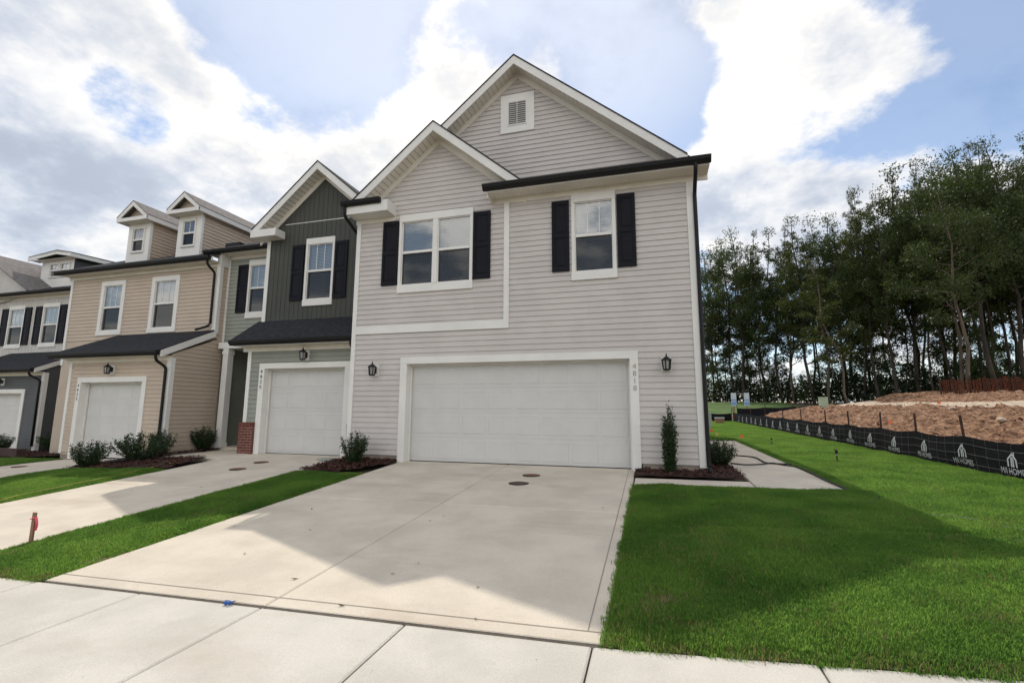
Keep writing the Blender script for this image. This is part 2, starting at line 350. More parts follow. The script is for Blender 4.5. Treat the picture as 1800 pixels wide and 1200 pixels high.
def paving(name, label, xs, ys, top, m, thick=.1):
    root = struct(bpy.data.objects.new(name, None)); COL.objects.link(root); root['label'] = label
    for i in range(len(xs) - 1):
        for j in range(len(ys) - 1): slab('slab', xs[i] + JG, xs[i + 1] - JG, ys[j] + JG, ys[j + 1] - JG, top, thick, m, root)
    b = sheet('joint_bed', None, [xs[0] + .01] + rng(xs[0] + .1, xs[-1] - .1, max(8, int((xs[-1] - xs[0]) / .2))) + [xs[-1] - .01], [ys[0] + .01] + rng(ys[0] + .1, ys[-1] - .1, 8) + [ys[-1] - .01], top - .022, 'joint'); b.build('joint_bed', 'joint', root)
    return root
drv = paving('driveway', 'wide pale concrete driveway of four slabs before the two-car garage', [-5.42, -2.95, -.34], [3.288, 6.56, 9.98], .0, 'drive')
b = MB()
for k in range(20):
    xa, xb = -5.42 + 5.08 * k / 20, -5.42 + 5.08 * (k + 1) / 20; ya = 3.271 + .005 * fbm(xa * 3, 2)
    b.quad((xa, ya, g(xa, ya) + .0025), (xb, ya, g(xb, ya) + .0025), (xb, 3.30, g(xb, 3.30) - .006), (xa, 3.30, g(xa, 3.30) - .006))
b.build('expansion_joint', 'joint', drv)
# tooled border lines of the wide driveway
for (x0, x1, y0, y1) in ((-5.40, -.36, 3.435, 3.443), (-.462, -.454, 3.44, 9.9)):
    b = MB(); n = 14
    for k in range(n):
        ax, ay = x0 + (x1 - x0) * k / n, y0 + (y1 - y0) * k / n; bx, by = x0 + (x1 - x0) * (k + 1) / n, y0 + (y1 - y0) * (k + 1) / n
        if x1 - x0 > y1 - y0: pts = [(ax, y0), (bx, y0), (bx, y1), (ax, y1)]
        else: pts = [(x0, ay), (x1, ay), (x1, by), (x0, by)]
        b.quad(*[(x, y, g(x, y) + .0035) for x, y in pts])
    b.build('tooled_line', mat('tooled_groove', (.30, .26, .21), .95, .1), drv)
paving('driveway', 'narrow concrete driveway before the sage house garage', [-9.95, -6.93], [3.31, 6.75, 10.45], .0, 'drive')
paving('driveway', 'concrete driveway before the tan house garage', [-16.6, -13.25], [3.31, 6.75, 10.4], .0, 'drive')
paving('driveway', 'concrete driveway before the charcoal house garage', [-25.6, -22.0], [3.31, 7.5, 12.2], .0, 'drive')
paving('sidewalk', 'pale concrete public sidewalk slabs along the street', [-19.2 + 1.25 * i for i in range(11)] + [-5.45, -4.2, -2.95, -1.72, -.41, .85, 2.1, 3.35, 4.6, 5.85, 7.1, 8.35, 9.6], [1.72, 3.272], -.004, 'walk')
paving('walkway', 'concrete walk leading to the sage house porch', [-12.3, -10.97, -9.97], [9.35, 11.62], .0, 'drive')
paving('walkway', 'concrete side path running back along the light grey house', [1.55, 2.78], [8.42, 9.95, 11.4, 12.9, 14.4, 15.9, 17.4, 18.6], .0, 'drive')
paving('walkway', 'short concrete path joining the wide driveway to the side path', [-.325, 1.54], [8.42, 9.02], .0, 'drive')
kerb = MB(); kerb.prism([(-40, .95, -.60), (-40, 1.12, -.60), (-40, 1.12, -.44), (-40, .98, -.44)], (80, 0, 0)); struct(kerb.build('kerb', 'walk'))
struct(sheet('road', None, rng(-60, 60, 121), [-9, -5, 0, .95], -.14, 'asphalt').build('road', 'asphalt'))

# lawns: soil sheets with instanced grass blades
def tuft(name, n, h, spread, m, seed):
    r = random.Random(seed); b = MB()
    for k in range(n):
        a = r.random() * 6.283; d = spread * r.random() ** .5; x, y = d * math.cos(a), d * math.sin(a); hh = h * (.55 + .6 * r.random()); w = .0013 + .0010 * r.random()
        t = r.random() * 6.283; lean = hh * (.15 + .7 * r.random()); dx, dy = math.cos(t), math.sin(t); px, py = -dy * w, dx * w
        mx_, my_ = x + dx * lean * .35, y + dy * lean * .35
        b.quad((x - px, y - py, -.004), (x + px, y + py, -.004), (mx_ + px * .8, my_ + py * .8, hh * .6), (mx_ - px * .8, my_ - py * .8, hh * .6))
        b.quad((mx_ - px * .8, my_ - py * .8, hh * .6), (mx_ + px * .8, my_ + py * .8, hh * .6), (x + dx * lean, y + dy * lean, hh))
    return bpy.data.objects.new(name, b.mesh(name, m))
TUFTS = [tuft('grass_tuft', 30, .032, .045, M['grass'], 1), tuft('grass_tuft', 30, .024, .05, M['grass'], 2)]
DRY = tuft('dry_tuft', 12, .040, .07, M['grassdry'], 3)
def scatter(target, srcs, density, seed, smin, smax, dens_noise=None):
    ng = bpy.data.node_groups.new('grass_scatter', 'GeometryNodeTree')
    ng.interface.new_socket('Geometry', in_out='INPUT', socket_type='NodeSocketGeometry'); ng.interface.new_socket('Geometry', in_out='OUTPUT', socket_type='NodeSocketGeometry')
    gi = ng.nodes.new('NodeGroupInput'); go = ng.nodes.new('NodeGroupOutput'); jn = ng.nodes.new('GeometryNodeJoinGeometry')
    ng.links.new(gi.outputs[0], jn.inputs[0])
    for i, s in enumerate(srcs):
        dp = ng.nodes.new('GeometryNodeDistributePointsOnFaces'); dp.inputs['Density'].default_value = density / len(srcs); dp.inputs['Seed'].default_value = seed + i
        if dens_noise:
            nz = ng.nodes.new('ShaderNodeTexNoise'); nz.inputs['Scale'].default_value = dens_noise[0]; mr = ng.nodes.new('ShaderNodeMapRange')
            mr.inputs[1].default_value = dens_noise[1]; mr.inputs[2].default_value = dens_noise[2]; mr.inputs[4].default_value = density / len(srcs)
            ng.links.new(nz.outputs[0], mr.inputs[0]); ng.links.new(mr.outputs[0], dp.inputs['Density'])
        ng.links.new(gi.outputs[0], dp.inputs['Mesh'])
        oi = ng.nodes.new('GeometryNodeObjectInfo'); oi.inputs['Object'].default_value = s
        ip = ng.nodes.new('GeometryNodeInstanceOnPoints'); ng.links.new(dp.outputs['Points'], ip.inputs['Points']); ng.links.new(oi.outputs['Geometry'], ip.inputs['Instance'])
        rv = ng.nodes.new('FunctionNodeRandomValue'); rv.data_type = 'FLOAT_VECTOR'; rv.inputs[0].default_value = (-.2, -.2, 0); rv.inputs[1].default_value = (.2, .2, 6.283)
        ng.links.new(rv.outputs[0], ip.inputs['Rotation'])
        rs = ng.nodes.new('FunctionNodeRandomValue'); rs.data_type = 'FLOAT'; rs.inputs[2].default_value = smin; rs.inputs[3].default_value = smax
        ng.links.new(rs.outputs[1], ip.inputs['Scale']); ng.links.new(ip.outputs[0], jn.inputs[0])
    ng.links.new(jn.outputs[0], go.inputs[0])
    md = target.modifiers.new('grass', 'NODES'); md.node_group = ng
def lawn(label, xs_fn, y0, y1, nx, ny, density, top=.018, dry=3.0, edge=0.0):
    """xs_fn(y)->(x0,x1)"""
    b = MB(); ys = rng(y0, y1, ny)
    for j, y in enumerate(ys):
        x0, x1 = xs_fn(y)
        for i in range(nx):
            x = x0 + (x1 - x0) * i / (nx - 1)
            if 0 < i < nx - 1 and 0 < j < ny - 1: px, py = x, y
            else: px, py = x + .025 * fbm(x * 4, y * 4, 5), y + .03 * fbm(x * 4, y * 4, 9)
            e = min(i, nx - 1 - i, 1) * min(j, ny - 1 - j, 1)
            b.v.append((px, py, g(px, py) + (top + .022 * fbm(px * 1.5, py * 1.5) if e else -.012)))
    for j in range(ny - 1):
        for i in range(nx - 1): a = j * nx + i; b.f.append((a, a + 1, a + nx + 1, a + nx))
    o = b.build('lawn_grass', 'soil', smooth=True, kind='stuff'); o['label'] = label; o['category'] = 'grass'
    scatter(o, TUFTS, density, 11 + nx, .7, 1.35, (1.4, .27, .40))
    o2 = b.build('dry_grass', 'soil', kind='stuff'); o2['label'] = 'straw coloured dead blades among ' + label; o2['category'] = 'grass'
    for v in o2.data.vertices: v.co.z -= .012
    scatter(o2, [DRY], dry * 60, 50 + nx, .8, 1.7, (1.9, .47, .66))
    return o
lawn('green lawn by the sidewalk right of the wide driveway', lambda y: (-.33, 6.0), 3.27, 6.0, 44, 22, 2300, dry=5)
lawn('green lawn before the short concrete path', lambda y: (-.33, 6.0), 6.0, 8.40, 44, 20, 1700)
lawn('green lawn between the side path and the black silt fence', lambda y: (2.80, 6.03), 8.40, 19.0, 20, 50, 1100, dry=1.5)
lawn('green back lawn beyond the side path', lambda y: (-1.0 if y > 18.65 else 2.8, 6.03), 19.0, 39.5, 20, 30, 420, dry=.8)
lawn('green grass strip between the two driveways', lambda y: (-6.92, -5.43), 3.27, 8.35, 14, 40, 2000, dry=3)
lawn('green lawn strip beside the sage house driveway', lambda y: (-13.23, -9.96), 3.27, 8.0, 24, 36, 1300, dry=2)
lawn('green lawn before the charcoal house', lambda y: (-21.9, -16.65), 3.30, 10.2, 30, 36, 600, dry=1)
lawn('green verge between sidewalk and kerb', lambda y: (-14, 9), 1.12, 1.71, 60, 6, 500, dry=1)
for (x0, x1) in ((-.33, 6.0), (-6.92, -5.43)):               # ragged dead edge along the sidewalk
    b = MB(); n_ = int((x1 - x0) / .12)
    for k in range(n_):
        xa, xb = x0 + (x1 - x0) * k / n_, x0 + (x1 - x0) * (k + 1) / n_; ya, yb = 3.262 + .02 * fbm(xa * 3, 1), 3.37 + .07 * fbm(xa * 2, 8)
        b.quad((xa, ya, g(xa, ya) + .001), (xb, ya, g(xb, ya) + .001), (xb, yb, g(xb, yb) + .012), (xa, yb, g(xa, yb) + .012))
    o = b.build('dry_grass', 'ground', kind='stuff'); o['label'] = 'dead straw coloured grass edge along the sidewalk'; o['category'] = 'grass'; scatter(o, [DRY, TUFTS[1]], 900, 77, .6, 1.2)
far = sheet('far_meadow', None, rng(-14, 14.0, 18), rng(40, 60, 14), .0, 'grass'); o = far.build('far_lawn', mat('far_lawn', (.075, .13, .03), .9, .25, .5)); struct(o)

# mulch beds with loose chips
def mulch(label, poly, zoff=.035, n=1500, seed=1):
    r = random.Random(seed); xs = [p[0] for p in poly]; ys = [p[1] for p in poly]
    def inside(x, y):
        c = False
        for k in range(len(poly)):
            (x1, y1), (x2, y2) = poly[k], poly[k - 1]
            if (y1 > y) != (y2 > y) and x < (x2 - x1) * (y - y1) / (y2 - y1) + x1: c = not c
        return c
    b = MB(); st = .12; x = min(xs)
    while x < max(xs):
        y = min(ys)
        while y < max(ys):
            if inside(x + st / 2, y + st / 2):
                hh = lambda a, c: g(a, c) + zoff + .02 * fbm(a * 5, c * 5)
                b.quad((x, y, hh(x, y)), (x + st, y, hh(x + st, y)), (x + st, y + st, hh(x + st, y + st)), (x, y + st, hh(x, y + st)))
            y += st
        x += st
    o = struct(b.build('mulch_bed', 'mulch')); o['label'] = label
    c = MB()
    for k in range(n):
        x, y = min(xs) + (max(xs) - min(xs)) * r.random(), min(ys) + (max(ys) - min(ys)) * r.random()
        if not inside(x + r.uniform(-.05, .05), y + r.uniform(-.05, .05)): continue
        a = r.random() * 6.28; l, w = .015 + .03 * r.random(), .006 + .008 * r.random(); z = g(x, y) + zoff + .012 + .02 * r.random(); t = .02 * r.uniform(-1, 1)
        dx, dy = math.cos(a) * l, math.sin(a) * l; ex, ey = -math.sin(a) * w, math.cos(a) * w
        c.quad((x - dx - ex, y - dy - ey, z - t), (x + dx - ex, y + dy - ey, z + t), (x + dx + ex, y + dy + ey, z + t + .006), (x - dx + ex, y - dy + ey, z - t + .006))
    c.build('mulch_chips', 'chip', o, kind='stuff')
mulch('dark mulch bed left of the wide driveway', [(-6.9, 8.4), (-5.95, 8.35), (-5.45, 9.3), (-5.45, 9.85), (-6.9, 10.1)], seed=1)
mulch('dark mulch bed at the corner by the downspout', [(-.33, 9.05), (1.53, 9.05), (1.53, 12.4), (.93, 12.4), (.93, 9.85), (-.33, 9.85)], seed=2)
mulch('dark mulch bed between tan and sage driveways', [(-13.22, 8.02), (-9.98, 8.0), (-10.3, 9.32), (-12.33, 9.34), (-12.33, 11.6), (-12.88, 11.6), (-12.88, 10.15), (-13.22, 10.1)], n=3500, seed=3)
mulch('dark mulch bed beside the charcoal garage', [(-21.9, 10.3), (-18.5, 10.3), (-17.0, 11.2), (-17.0, 12.9), (-21.0, 12.9)], n=1200, seed=4)

# ------------------------------------------------------------------ house builders
class Pl:                                    # a wall plane: u along it, n out of it, z up
    def __init__(s, kind, c): s.k = kind; s.c = c
    def P(s, u, n, z): return (u, s.c - n, z) if s.k == 'f' else (s.c + n, u, z)
    def box(s, b, u0, u1, n0, n1, z0, z1):
        p, q = s.P(u0, n0, z0), s.P(u1, n1, z1)
        return b.box(min(p[0], q[0]), max(p[0], q[0]), min(p[1], q[1]), max(p[1], q[1]), min(p[2], q[2]), max(p[2], q[2]))
def lap(parent, pl, ufn, z0, z1, m, holes=(), e=.12):
    z = z0
    while z < z1 - .01:
        zt = min(z + e, z1); (a0, a1), (c0, c1) = ufn(z), ufn(zt)
        if a1 - a0 > .04:
            if c1 - c0 < .02: c0 = c1 = (c0 + c1) / 2
            segs = [(a0, c0, a1, c1)]
            for (h0, h1, hz0, hz1) in holes:
                if hz0 < zt - .012 and hz1 > z + .012:
                    ns = []
                    for (p0, q0, p1, q1) in segs:
                        if h1 <= min(p0, q0) or h0 >= max(p1, q1): ns.append((p0, q0, p1, q1)); continue
                        if h0 > max(p0, q0): ns.append((p0, q0, h0, h0))
                        if h1 < min(p1, q1): ns.append((h1, h1, p1, q1))
                    segs = ns
            for (p0, q0, p1, q1) in segs:
                b = MB()
                b.quad(pl.P(p0, .022, z), pl.P(p1, .022, z), pl.P(q1, .004, zt), pl.P(q0, .004, zt))
                b.quad(pl.P(p0, -.002, z), pl.P(p1, -.002, z), pl.P(p1, .022, z), pl.P(p0, .022, z))
                b.build('siding_board', m, parent)
        z += e
def vboards(parent, pl, u0, u1, zfn, m, w=.152, holes=()):
    u = u0
    while u < u1 - .02:
        ue = min(u + w, u1); b = MB(); g_ = .007
        (b0, t0), (b1, t1) = zfn(u + g_), zfn(ue)
        spans = [(b0, t0, b1, t1)]
        for (h0, h1, hz0, hz1) in holes:
            if h0 < ue - .01 and h1 > u + .01:
                ns = []
                for (p0, q0, p1, q1) in spans:
                    if hz0 > p0: ns.append((p0, min(hz0, q0), p1, min(hz0, q1)))
                    if hz1 < min(q0, q1): ns.append((hz1, q0, hz1, q1))
                spans = ns
        for (p0, q0, p1, q1) in spans:
            b = MB()
            b.quad(pl.P(u + g_, .012, p0), pl.P(ue, .012, p1), pl.P(ue, .012, q1), pl.P(u + g_, .012, q0))
            b.quad(pl.P(u + g_, .012, p0), pl.P(u + g_, .012, q0), pl.P(u + g_, -.004, q0), pl.P(u + g_, -.004, p0))
            b.quad(pl.P(ue, .012, p1), pl.P(ue, .012, q1), pl.P(ue, -.004, q1), pl.P(ue, -.004, p1))
            # batten along the joint
            pl.box(b, u - .004, u + .018, .0, .020, max(p0, p1 if p1 > p0 else p0), min(q0, zfn(u)[1]) - .005)
            b.build('siding_board', m, parent)
        u += w
def wall(parent, pl, u0, u1, z0, z1, m, holes=(), n=-.004, name='wall'):
    us = sorted({u0, u1, *[h for H in holes for h in H[:2] if u0 < h < u1]}); zs = sorted({z0, z1, *[h for H in holes for h in H[2:] if z0 < h < z1]}); b = MB()
    for i in range(len(us) - 1):
        for j in range(len(zs) - 1):
            cu, cz = (us[i] + us[i + 1]) / 2, (zs[j] + zs[j + 1]) / 2
            if any(h[0] < cu < h[1] and h[2] < cz < h[3] for h in holes): continue
            b.quad(pl.P(us[i], n, zs[j]), pl.P(us[i + 1], n, zs[j]), pl.P(us[i + 1], n, zs[j + 1]), pl.P(us[i], n, zs[j + 1]))
    return b.build(name, m, parent)
def trim(parent, pl, u0, u1, z0, z1, n=.036, name='trim_board', m='white', n0=-.01):
    b = MB(); pl.box(b, u0, u1, n0, n, z0, z1); return b.build(name, m, parent)
def window(parent, pl, u0, u1, z0, z1, lites=3, cols=1, head=.175, apron=.185, jamb=.065, sill_out=.01, blind=True, screen=True, shade=1.0):
    """casing u0..u1, z0..z1; returns the glass opening as a hole"""
    g0, g1, h0, h1 = u0 + jamb, u1 - jamb, z0 + apron, z1 - head
    b = MB(); N_ = .046
    pl.box(b, u0, u1, -.005, N_, h1, z1); pl.box(b, u0 - sill_out, u1 + sill_out, -.005, N_ + .006, z0, h0 - .012)
    pl.box(b, u0, g0, -.005, N_ - .004, h0 - .012, h1); pl.box(b, g1, u1, -.005, N_ - .004, h0 - .012, h1)
    w = b.build('window', 'white', parent)
    mw = .12; units = []
    if cols == 2: c = (g0 + g1) / 2; units = [(g0, c - mw / 2), (c + mw / 2, g1)]; b = MB(); pl.box(b, c - mw / 2, c + mw / 2, -.06, N_ - .006, h0, h1); b.build('mullion', 'white', w)
    else: units = [(g0, g1)]
    mid = h0 + (h1 - h0) * .515; fr = .022
    for (a, c) in units:
        b = MB()
        for (q0, q1, y0, y1, n0, n1) in ((a, c, h0 - .012, h0 + fr, -.06, .012), (a, c, h1 - fr, h1, -.04, .012), (a, a + fr, h0 + fr, h1 - fr, -.06, .010), (c - fr, c, h0 + fr, h1 - fr, -.06, .010), (a + fr, c - fr, mid - .03, mid + .03, -.05, .014)):
            pl.box(b, q0, q1, n0, n1, y0, y1)
        b.build('sash', 'white', w)
        b = MB(); b.quad(*[pl.P(u, -.012, z) for u, z in ((a + fr, mid + .03), (c - fr, mid + .03), (c - fr, h1 - fr), (a + fr, h1 - fr))]); b.build('pane', 'glass', w)
        b = MB(); b.quad(*[pl.P(u, -.034, z) for u, z in ((a + fr, h0 + fr), (c - fr, h0 + fr), (c - fr, mid - .03), (a + fr, mid - .03))]); b.build('pane', 'glass', w)
        if screen:
            b = MB(); b.quad(*[pl.P(u, -.004, z) for u, z in ((a + fr, h0 + fr), (c - fr, h0 + fr), (c - fr, mid - .03), (a + fr, mid - .03))]); b.build('insect_screen', 'screen', w)
        for k in range(1, lites):
            uc = a + fr + (c - a - 2 * fr) * k / lites; b = MB(); pl.box(b, uc - .008, uc + .008, -.016, -.004, mid + .03, h1 - fr); b.build('muntin', 'white', w)
        if blind:
            b = MB(); z = h0 + .03
            while z < h1 - .03:
                b.quad(pl.P(a + .025, -.075, z), pl.P(c - .025, -.075, z), pl.P(c - .025, -.092, z + .040), pl.P(a + .025, -.092, z + .040)); z += .043
            b.build('blind', 'blind', w, kind='stuff')
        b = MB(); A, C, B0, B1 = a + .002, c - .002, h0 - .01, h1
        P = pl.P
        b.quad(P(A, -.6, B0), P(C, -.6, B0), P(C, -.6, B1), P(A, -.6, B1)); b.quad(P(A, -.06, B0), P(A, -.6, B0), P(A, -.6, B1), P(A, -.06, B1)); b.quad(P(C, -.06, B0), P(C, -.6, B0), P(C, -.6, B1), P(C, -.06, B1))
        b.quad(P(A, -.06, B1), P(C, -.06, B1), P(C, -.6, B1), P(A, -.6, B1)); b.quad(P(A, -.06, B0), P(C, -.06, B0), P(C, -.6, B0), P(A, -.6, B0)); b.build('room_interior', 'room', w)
    return (g0 + .004, g1 - .004, h0 - .008, h1 - .004)
def shutter(parent, pl, u0, u1, z0, z1):
    b = MB(); n0, n1 = .014, .058; st = .055; zm = z0 + (z1 - z0) * .5
    pl.box(b, u0, u1, n0, n1 - .016, z0, z1)
    for q in ((u0, u0 + st, z0, z1), (u1 - st, u1, z0, z1), (u0 + st, u1 - st, z0, z0 + .085), (u0 + st, u1 - st, z1 - .085, z1), (u0 + st, u1 - st, zm - .045, zm + .045)): pl.box(b, q[0], q[1], n1 - .017, n1, q[2], q[3])
    o = b.build('shutter', 'shutter', parent)
    for (a, c) in ((z0 + .11, zm - .07), (zm + .07, z1 - .11)):
        b = MB(); P = pl.P; i = .028; k0, k1 = n1 - .0165, n1 - .006; A, C = u0 + st + .025, u1 - st - .025
        o4 = [P(A, k0, a), P(C, k0, a), P(C, k0, c), P(A, k0, c)]; i4 = [P(A + i, k1, a + i), P(C - i, k1, a + i), P(C - i, k1, c - i), P(A + i, k1, c - i)]
        b.quad(*i4)
        for k in range(4): b.quad(o4[k], o4[(k + 1) % 4], i4[(k + 1) % 4], i4[k])
        b.build('raised_panel', 'shutter', o)
def lantern(parent, x, y, z, grow=1.15):
    b = MB()
    b.box(x - .035, x + .035, y - .06, y - .03, z - .05, z + .06)
    b.tube([(x, y - .04, z + .03), (x, y - .10, z + .045), (x, y - .15, z + .06)], .012, 6)
    c = (x, y - .15, z)
    b.lathe([(.018, .125), (.085, .075), (.088, .062), (.07, .06)], c, 8); b.lathe([(.006, .175), (.014, .16), (.008, .145), (.02, .125)], c, 8)
    b.lathe([(.045, -.11), (.06, -.10), (.062, -.085), (.05, -.085)], c, 8)
    for k in range(6):
        t = math.pi / 3 * k + .26; b.tube([(c[0] + .057 * math.cos(t), c[1] + .057 * math.sin(t), z - .09), (c[0] + .072 * math.cos(t), c[1] + .072 * math.sin(t), z + .062)], .009, 4)
    o = b.build('wall_lantern', 'black', parent)
    MB().lathe([(.044, -.085), (.058, .06)], c, 12).build('lamp_glass', 'lampglass', o)
    MB().box(x - .075, x + .075, y - .040, y - .012, z - .11, z + .12).build('mounting_block', 'white', o)
    piv = Vector((x, y - .03, z)); o.matrix_local = Matrix.Translation(-parent.location) @ Matrix.Translation(piv) @ Matrix.Scale(grow, 4) @ Matrix.Translation(-piv)
def numbers(parent, txt, x, y, ztop, step, size, m):
    for k, ch in enumerate(txt):
        me = text_mesh(ch, size); me.materials.append(M[m]); o = link('house_number', me, parent)
        o.rotation_euler = (math.pi / 2, 0, 0); o.location = Vector((x, y, ztop - size * .72 - k * step)) - parent.location
def gutter_x(parent, x0, x1, yb, z1, h=.13, d=.12):
    b = MB(); b.prism([(x0, yb, z1), (x0, yb - d, z1), (x0, yb - d, z1 - .03), (x0, yb - d + .012, z1 - .04), (x0, yb - d + .015, z1 - .065), (x0, yb - d * .45, z1 - h), (x0, yb, z1 - h)], (x1 - x0, 0, 0)); return b.build('gutter', 'black', parent)
def gutter_y(parent, y0, y1, xb, z1, h=.13, d=.12):
    b = MB(); b.prism([(xb, y0, z1), (xb + d, y0, z1), (xb + d, y0, z1 - .03), (xb + d - .015, y0, z1 - .065), (xb + d * .45, y0, z1 - h), (xb, y0, z1 - h)], (0, y1 - y0, 0)); return b.build('gutter', 'black', parent)
def pipe(parent, pts, r=.038):
    # downspout: square section path with rounded elbows
    P = [Vector(p) for p in pts]; path = [P[0]]
    for i in range(1, len(P) - 1):
        a, b_, c = P[i - 1], P[i], P[i + 1]; d1 = min(.07, (b_ - a).length * .4); d2 = min(.07, (c - b_).length * .4)
        p0 = b_ + (a - b_).normalized() * d1; p1 = b_ + (c - b_).normalized() * d2
        for t in (0, .33, .67, 1): path.append(p0 * (1 - t) ** 2 + b_ * 2 * t * (1 - t) + p1 * t * t)
    path.append(P[-1]); return MB().tube(path, r, 10).build('downspout', 'black', parent, smooth=True)
def garage_door(parent, pl, u0, u1, z0, z1, ncol, tw=.165, th=.15, rec=.20):
    """white casing, jambs and a four-section door with stamped beaded panels"""
    b = MB(); pl.box(b, u0 - tw, u0, -.01, .040, z0 - .03, z1); pl.box(b, u1, u1 + tw, -.01, .040, z0 - .03, z1); pl.box(b, u0 - tw, u1 + tw, -.01, .042, z1, z1 + th); b.build('garage_casing', 'white', parent)
    b = MB(); P = pl.P
    b.quad(P(u0, -.01, z0 - .03), P(u0, -rec - .05, z0 - .03), P(u0, -rec - .05, z1), P(u0, -.01, z1)); b.quad(P(u1, -.01, z0 - .03), P(u1, -rec - .05, z0 - .03), P(u1, -rec - .05, z1), P(u1, -.01, z1)); b.quad(P(u0, -.01, z1), P(u1, -.01, z1), P(u1, -rec - .05, z1), P(u0, -rec - .05, z1))
    pl.box(b, u0 + .001, u0 + .035, -rec + .005, -rec + .045, z0, z1 - .002); pl.box(b, u1 - .035, u1 - .001, -rec + .005, -rec + .045, z0, z1 - .002); pl.box(b, u0 + .036, u1 - .036, -rec + .005, -rec + .045, z1 - .035, z1 - .003)
    b.build('garage_jamb', 'white', parent)
    d = MB(); ns = 4; sh = (z1 - z0) / ns; gp = .004
    for s in range(ns): pl.box(d, u0 + .004, u1 - .004, -rec - .04, -rec - .008, z0 + s * sh + gp + (.012 if s == 0 else 0), z0 + (s + 1) * sh - gp)
    pl.box(d, u0 + .004, u1 - .004, -rec - .04, -rec - .016, z0 + .01, z1 - .01)
    door = d.build('garage_door', 'door', parent)
    MB().box(*(lambda p, q: (min(p[0], q[0]), max(p[0], q[0]), min(p[1], q[1]), max(p[1], q[1]), z0 - .004, z0 + .013))(P(u0 + .004, -rec - .04, 0), P(u1 - .004, -rec - .006, 0))).build('weather_seal', 'black', door)
    W = (u1 - u0 - .06) / ncol; nf = -rec - .008
    for s in range(ns):
        for c in range(ncol):
            a, e = u0 + .03 + c * W + .035, u0 + .03 + (c + 1) * W - .035; lo, hi = z0 + s * sh + .075, z0 + (s + 1) * sh - .075
            b = MB(); i = .020; dp = .007
            o4 = [(a, lo), (e, lo), (e, hi), (a, hi)]; m4 = [(a + i * .5, lo + i * .5), (e - i * .5, lo + i * .5), (e - i * .5, hi - i * .5), (a + i * .5, hi - i * .5)]; i4 = [(a + i, lo + i), (e - i, lo + i), (e - i, hi - i), (a + i, hi - i)]
            for k in range(4):
                k2 = (k + 1) % 4
                b.quad(P(o4[k][0], nf + .001, o4[k][1]), P(o4[k2][0], nf + .001, o4[k2][1]), P(m4[k2][0], nf + dp, m4[k2][1]), P(m4[k][0], nf + dp, m4[k][1]))
                b.quad(P(m4[k][0], nf + dp, m4[k][1]), P(m4[k2][0], nf + dp, m4[k2][1]), P(i4[k2][0], nf + .003, i4[k2][1]), P(i4[k][0], nf + .003, i4[k][1]))
            nb = max(4, int((e - a - 2 * i) / .062)); bw = (e - a - 2 * i) / nb
            for k in range(nb):
                x0_ = a + i + k * bw
                b.quad(P(x0_, nf + .0035, lo + i), P(x0_ + .007, nf + .006, lo + i), P(x0_ + .007, nf + .006, hi - i), P(x0_, nf + .0035, hi - i))
                b.quad(P(x0_ + .007, nf + .006, lo + i), P(x0_ + bw - .007, nf + .006, lo + i), P(x0_ + bw - .007, nf + .006, hi - i), P(x0_ + .007, nf + .006, hi - i))
                b.quad(P(x0_ + bw - .007, nf + .006, lo + i), P(x0_ + bw, nf + .0035, lo + i), P(x0_ + bw, nf + .0035, hi - i), P(x0_ + bw - .007, nf + .006, hi - i))
            b.build('door_panel', 'door', door)
    return (u0, u1, z0 - .1, z1)
def gable(parent, xc, ztop, slope, hl, hr, yf, yw, yb, fd=.22, fz=.16, roofm='shingle', soff='soffit', cutl=None, cutr=None, th=.035):
    """gabled roof with its ridge along Y: rake fascia at yf, wall at yw, roof back to yb; hl/hr half widths"""
    rf = MB()
    for s, h in ((-1, hl), (1, hr)):
        xe, ze = xc + s * h, ztop - slope * h
        rf.prism([(xc, yf - .015, ztop), (xe, yf - .015, ze), (xe, yf - .015, ze - th), (xc, yf - .015, ztop - th)], (0, yb - yf + .015, 0))
    roof = rf.build('roof', roofm, parent)
    for s, h in ((-1, hl), (1, hr)):
        xe, ze = xc + s * h, ztop - slope * h; zt = -th
        MB().prism([(xc, yf, ztop + zt), (xe, yf, ze + zt), (xe, yf, ze + zt - fd), (xc, yf, ztop + zt - fd)], (0, .028, 0)).build('rake_board', 'white', parent)
        b = MB(); z_ = zt - fd + .035                    # soffit, with a rib every 10 cm
        n = int(h / .1)
        for k in range(n):
            xa, xb = xc + s * h * k / n, xc + s * h * (k + 1) / n; za, zb = ztop - slope * h * k / n + z_, ztop - slope * h * (k + 1) / n + z_; xm = xa + (xb - xa) * .9; zm = za + (zb - za) * .9
            b.quad((xa, yf + .028, za), (xm, yf + .028, zm), (xm, yw, zm), (xa, yw, za)); b.quad((xm, yf + .028, zm + .012), (xb, yf + .028, zb + .012), (xb, yw, zb + .012), (xm, yw, zm + .012))
            b.quad((xm, yf + .028, zm), (xm, yf + .028, zm + .012), (xm, yw, zm + .012), (xm, yw, zm))
        b.build('soffit', soff, parent)
        MB().prism([(xc, yw - .028, ztop + z_), (xe, yw - .028, ze + z_), (xe, yw - .028, ze + z_ - fz), (xc, yw - .028, ztop + z_ - fz)], (0, .026, 0)).build('frieze_board', soff, parent)
    return roof
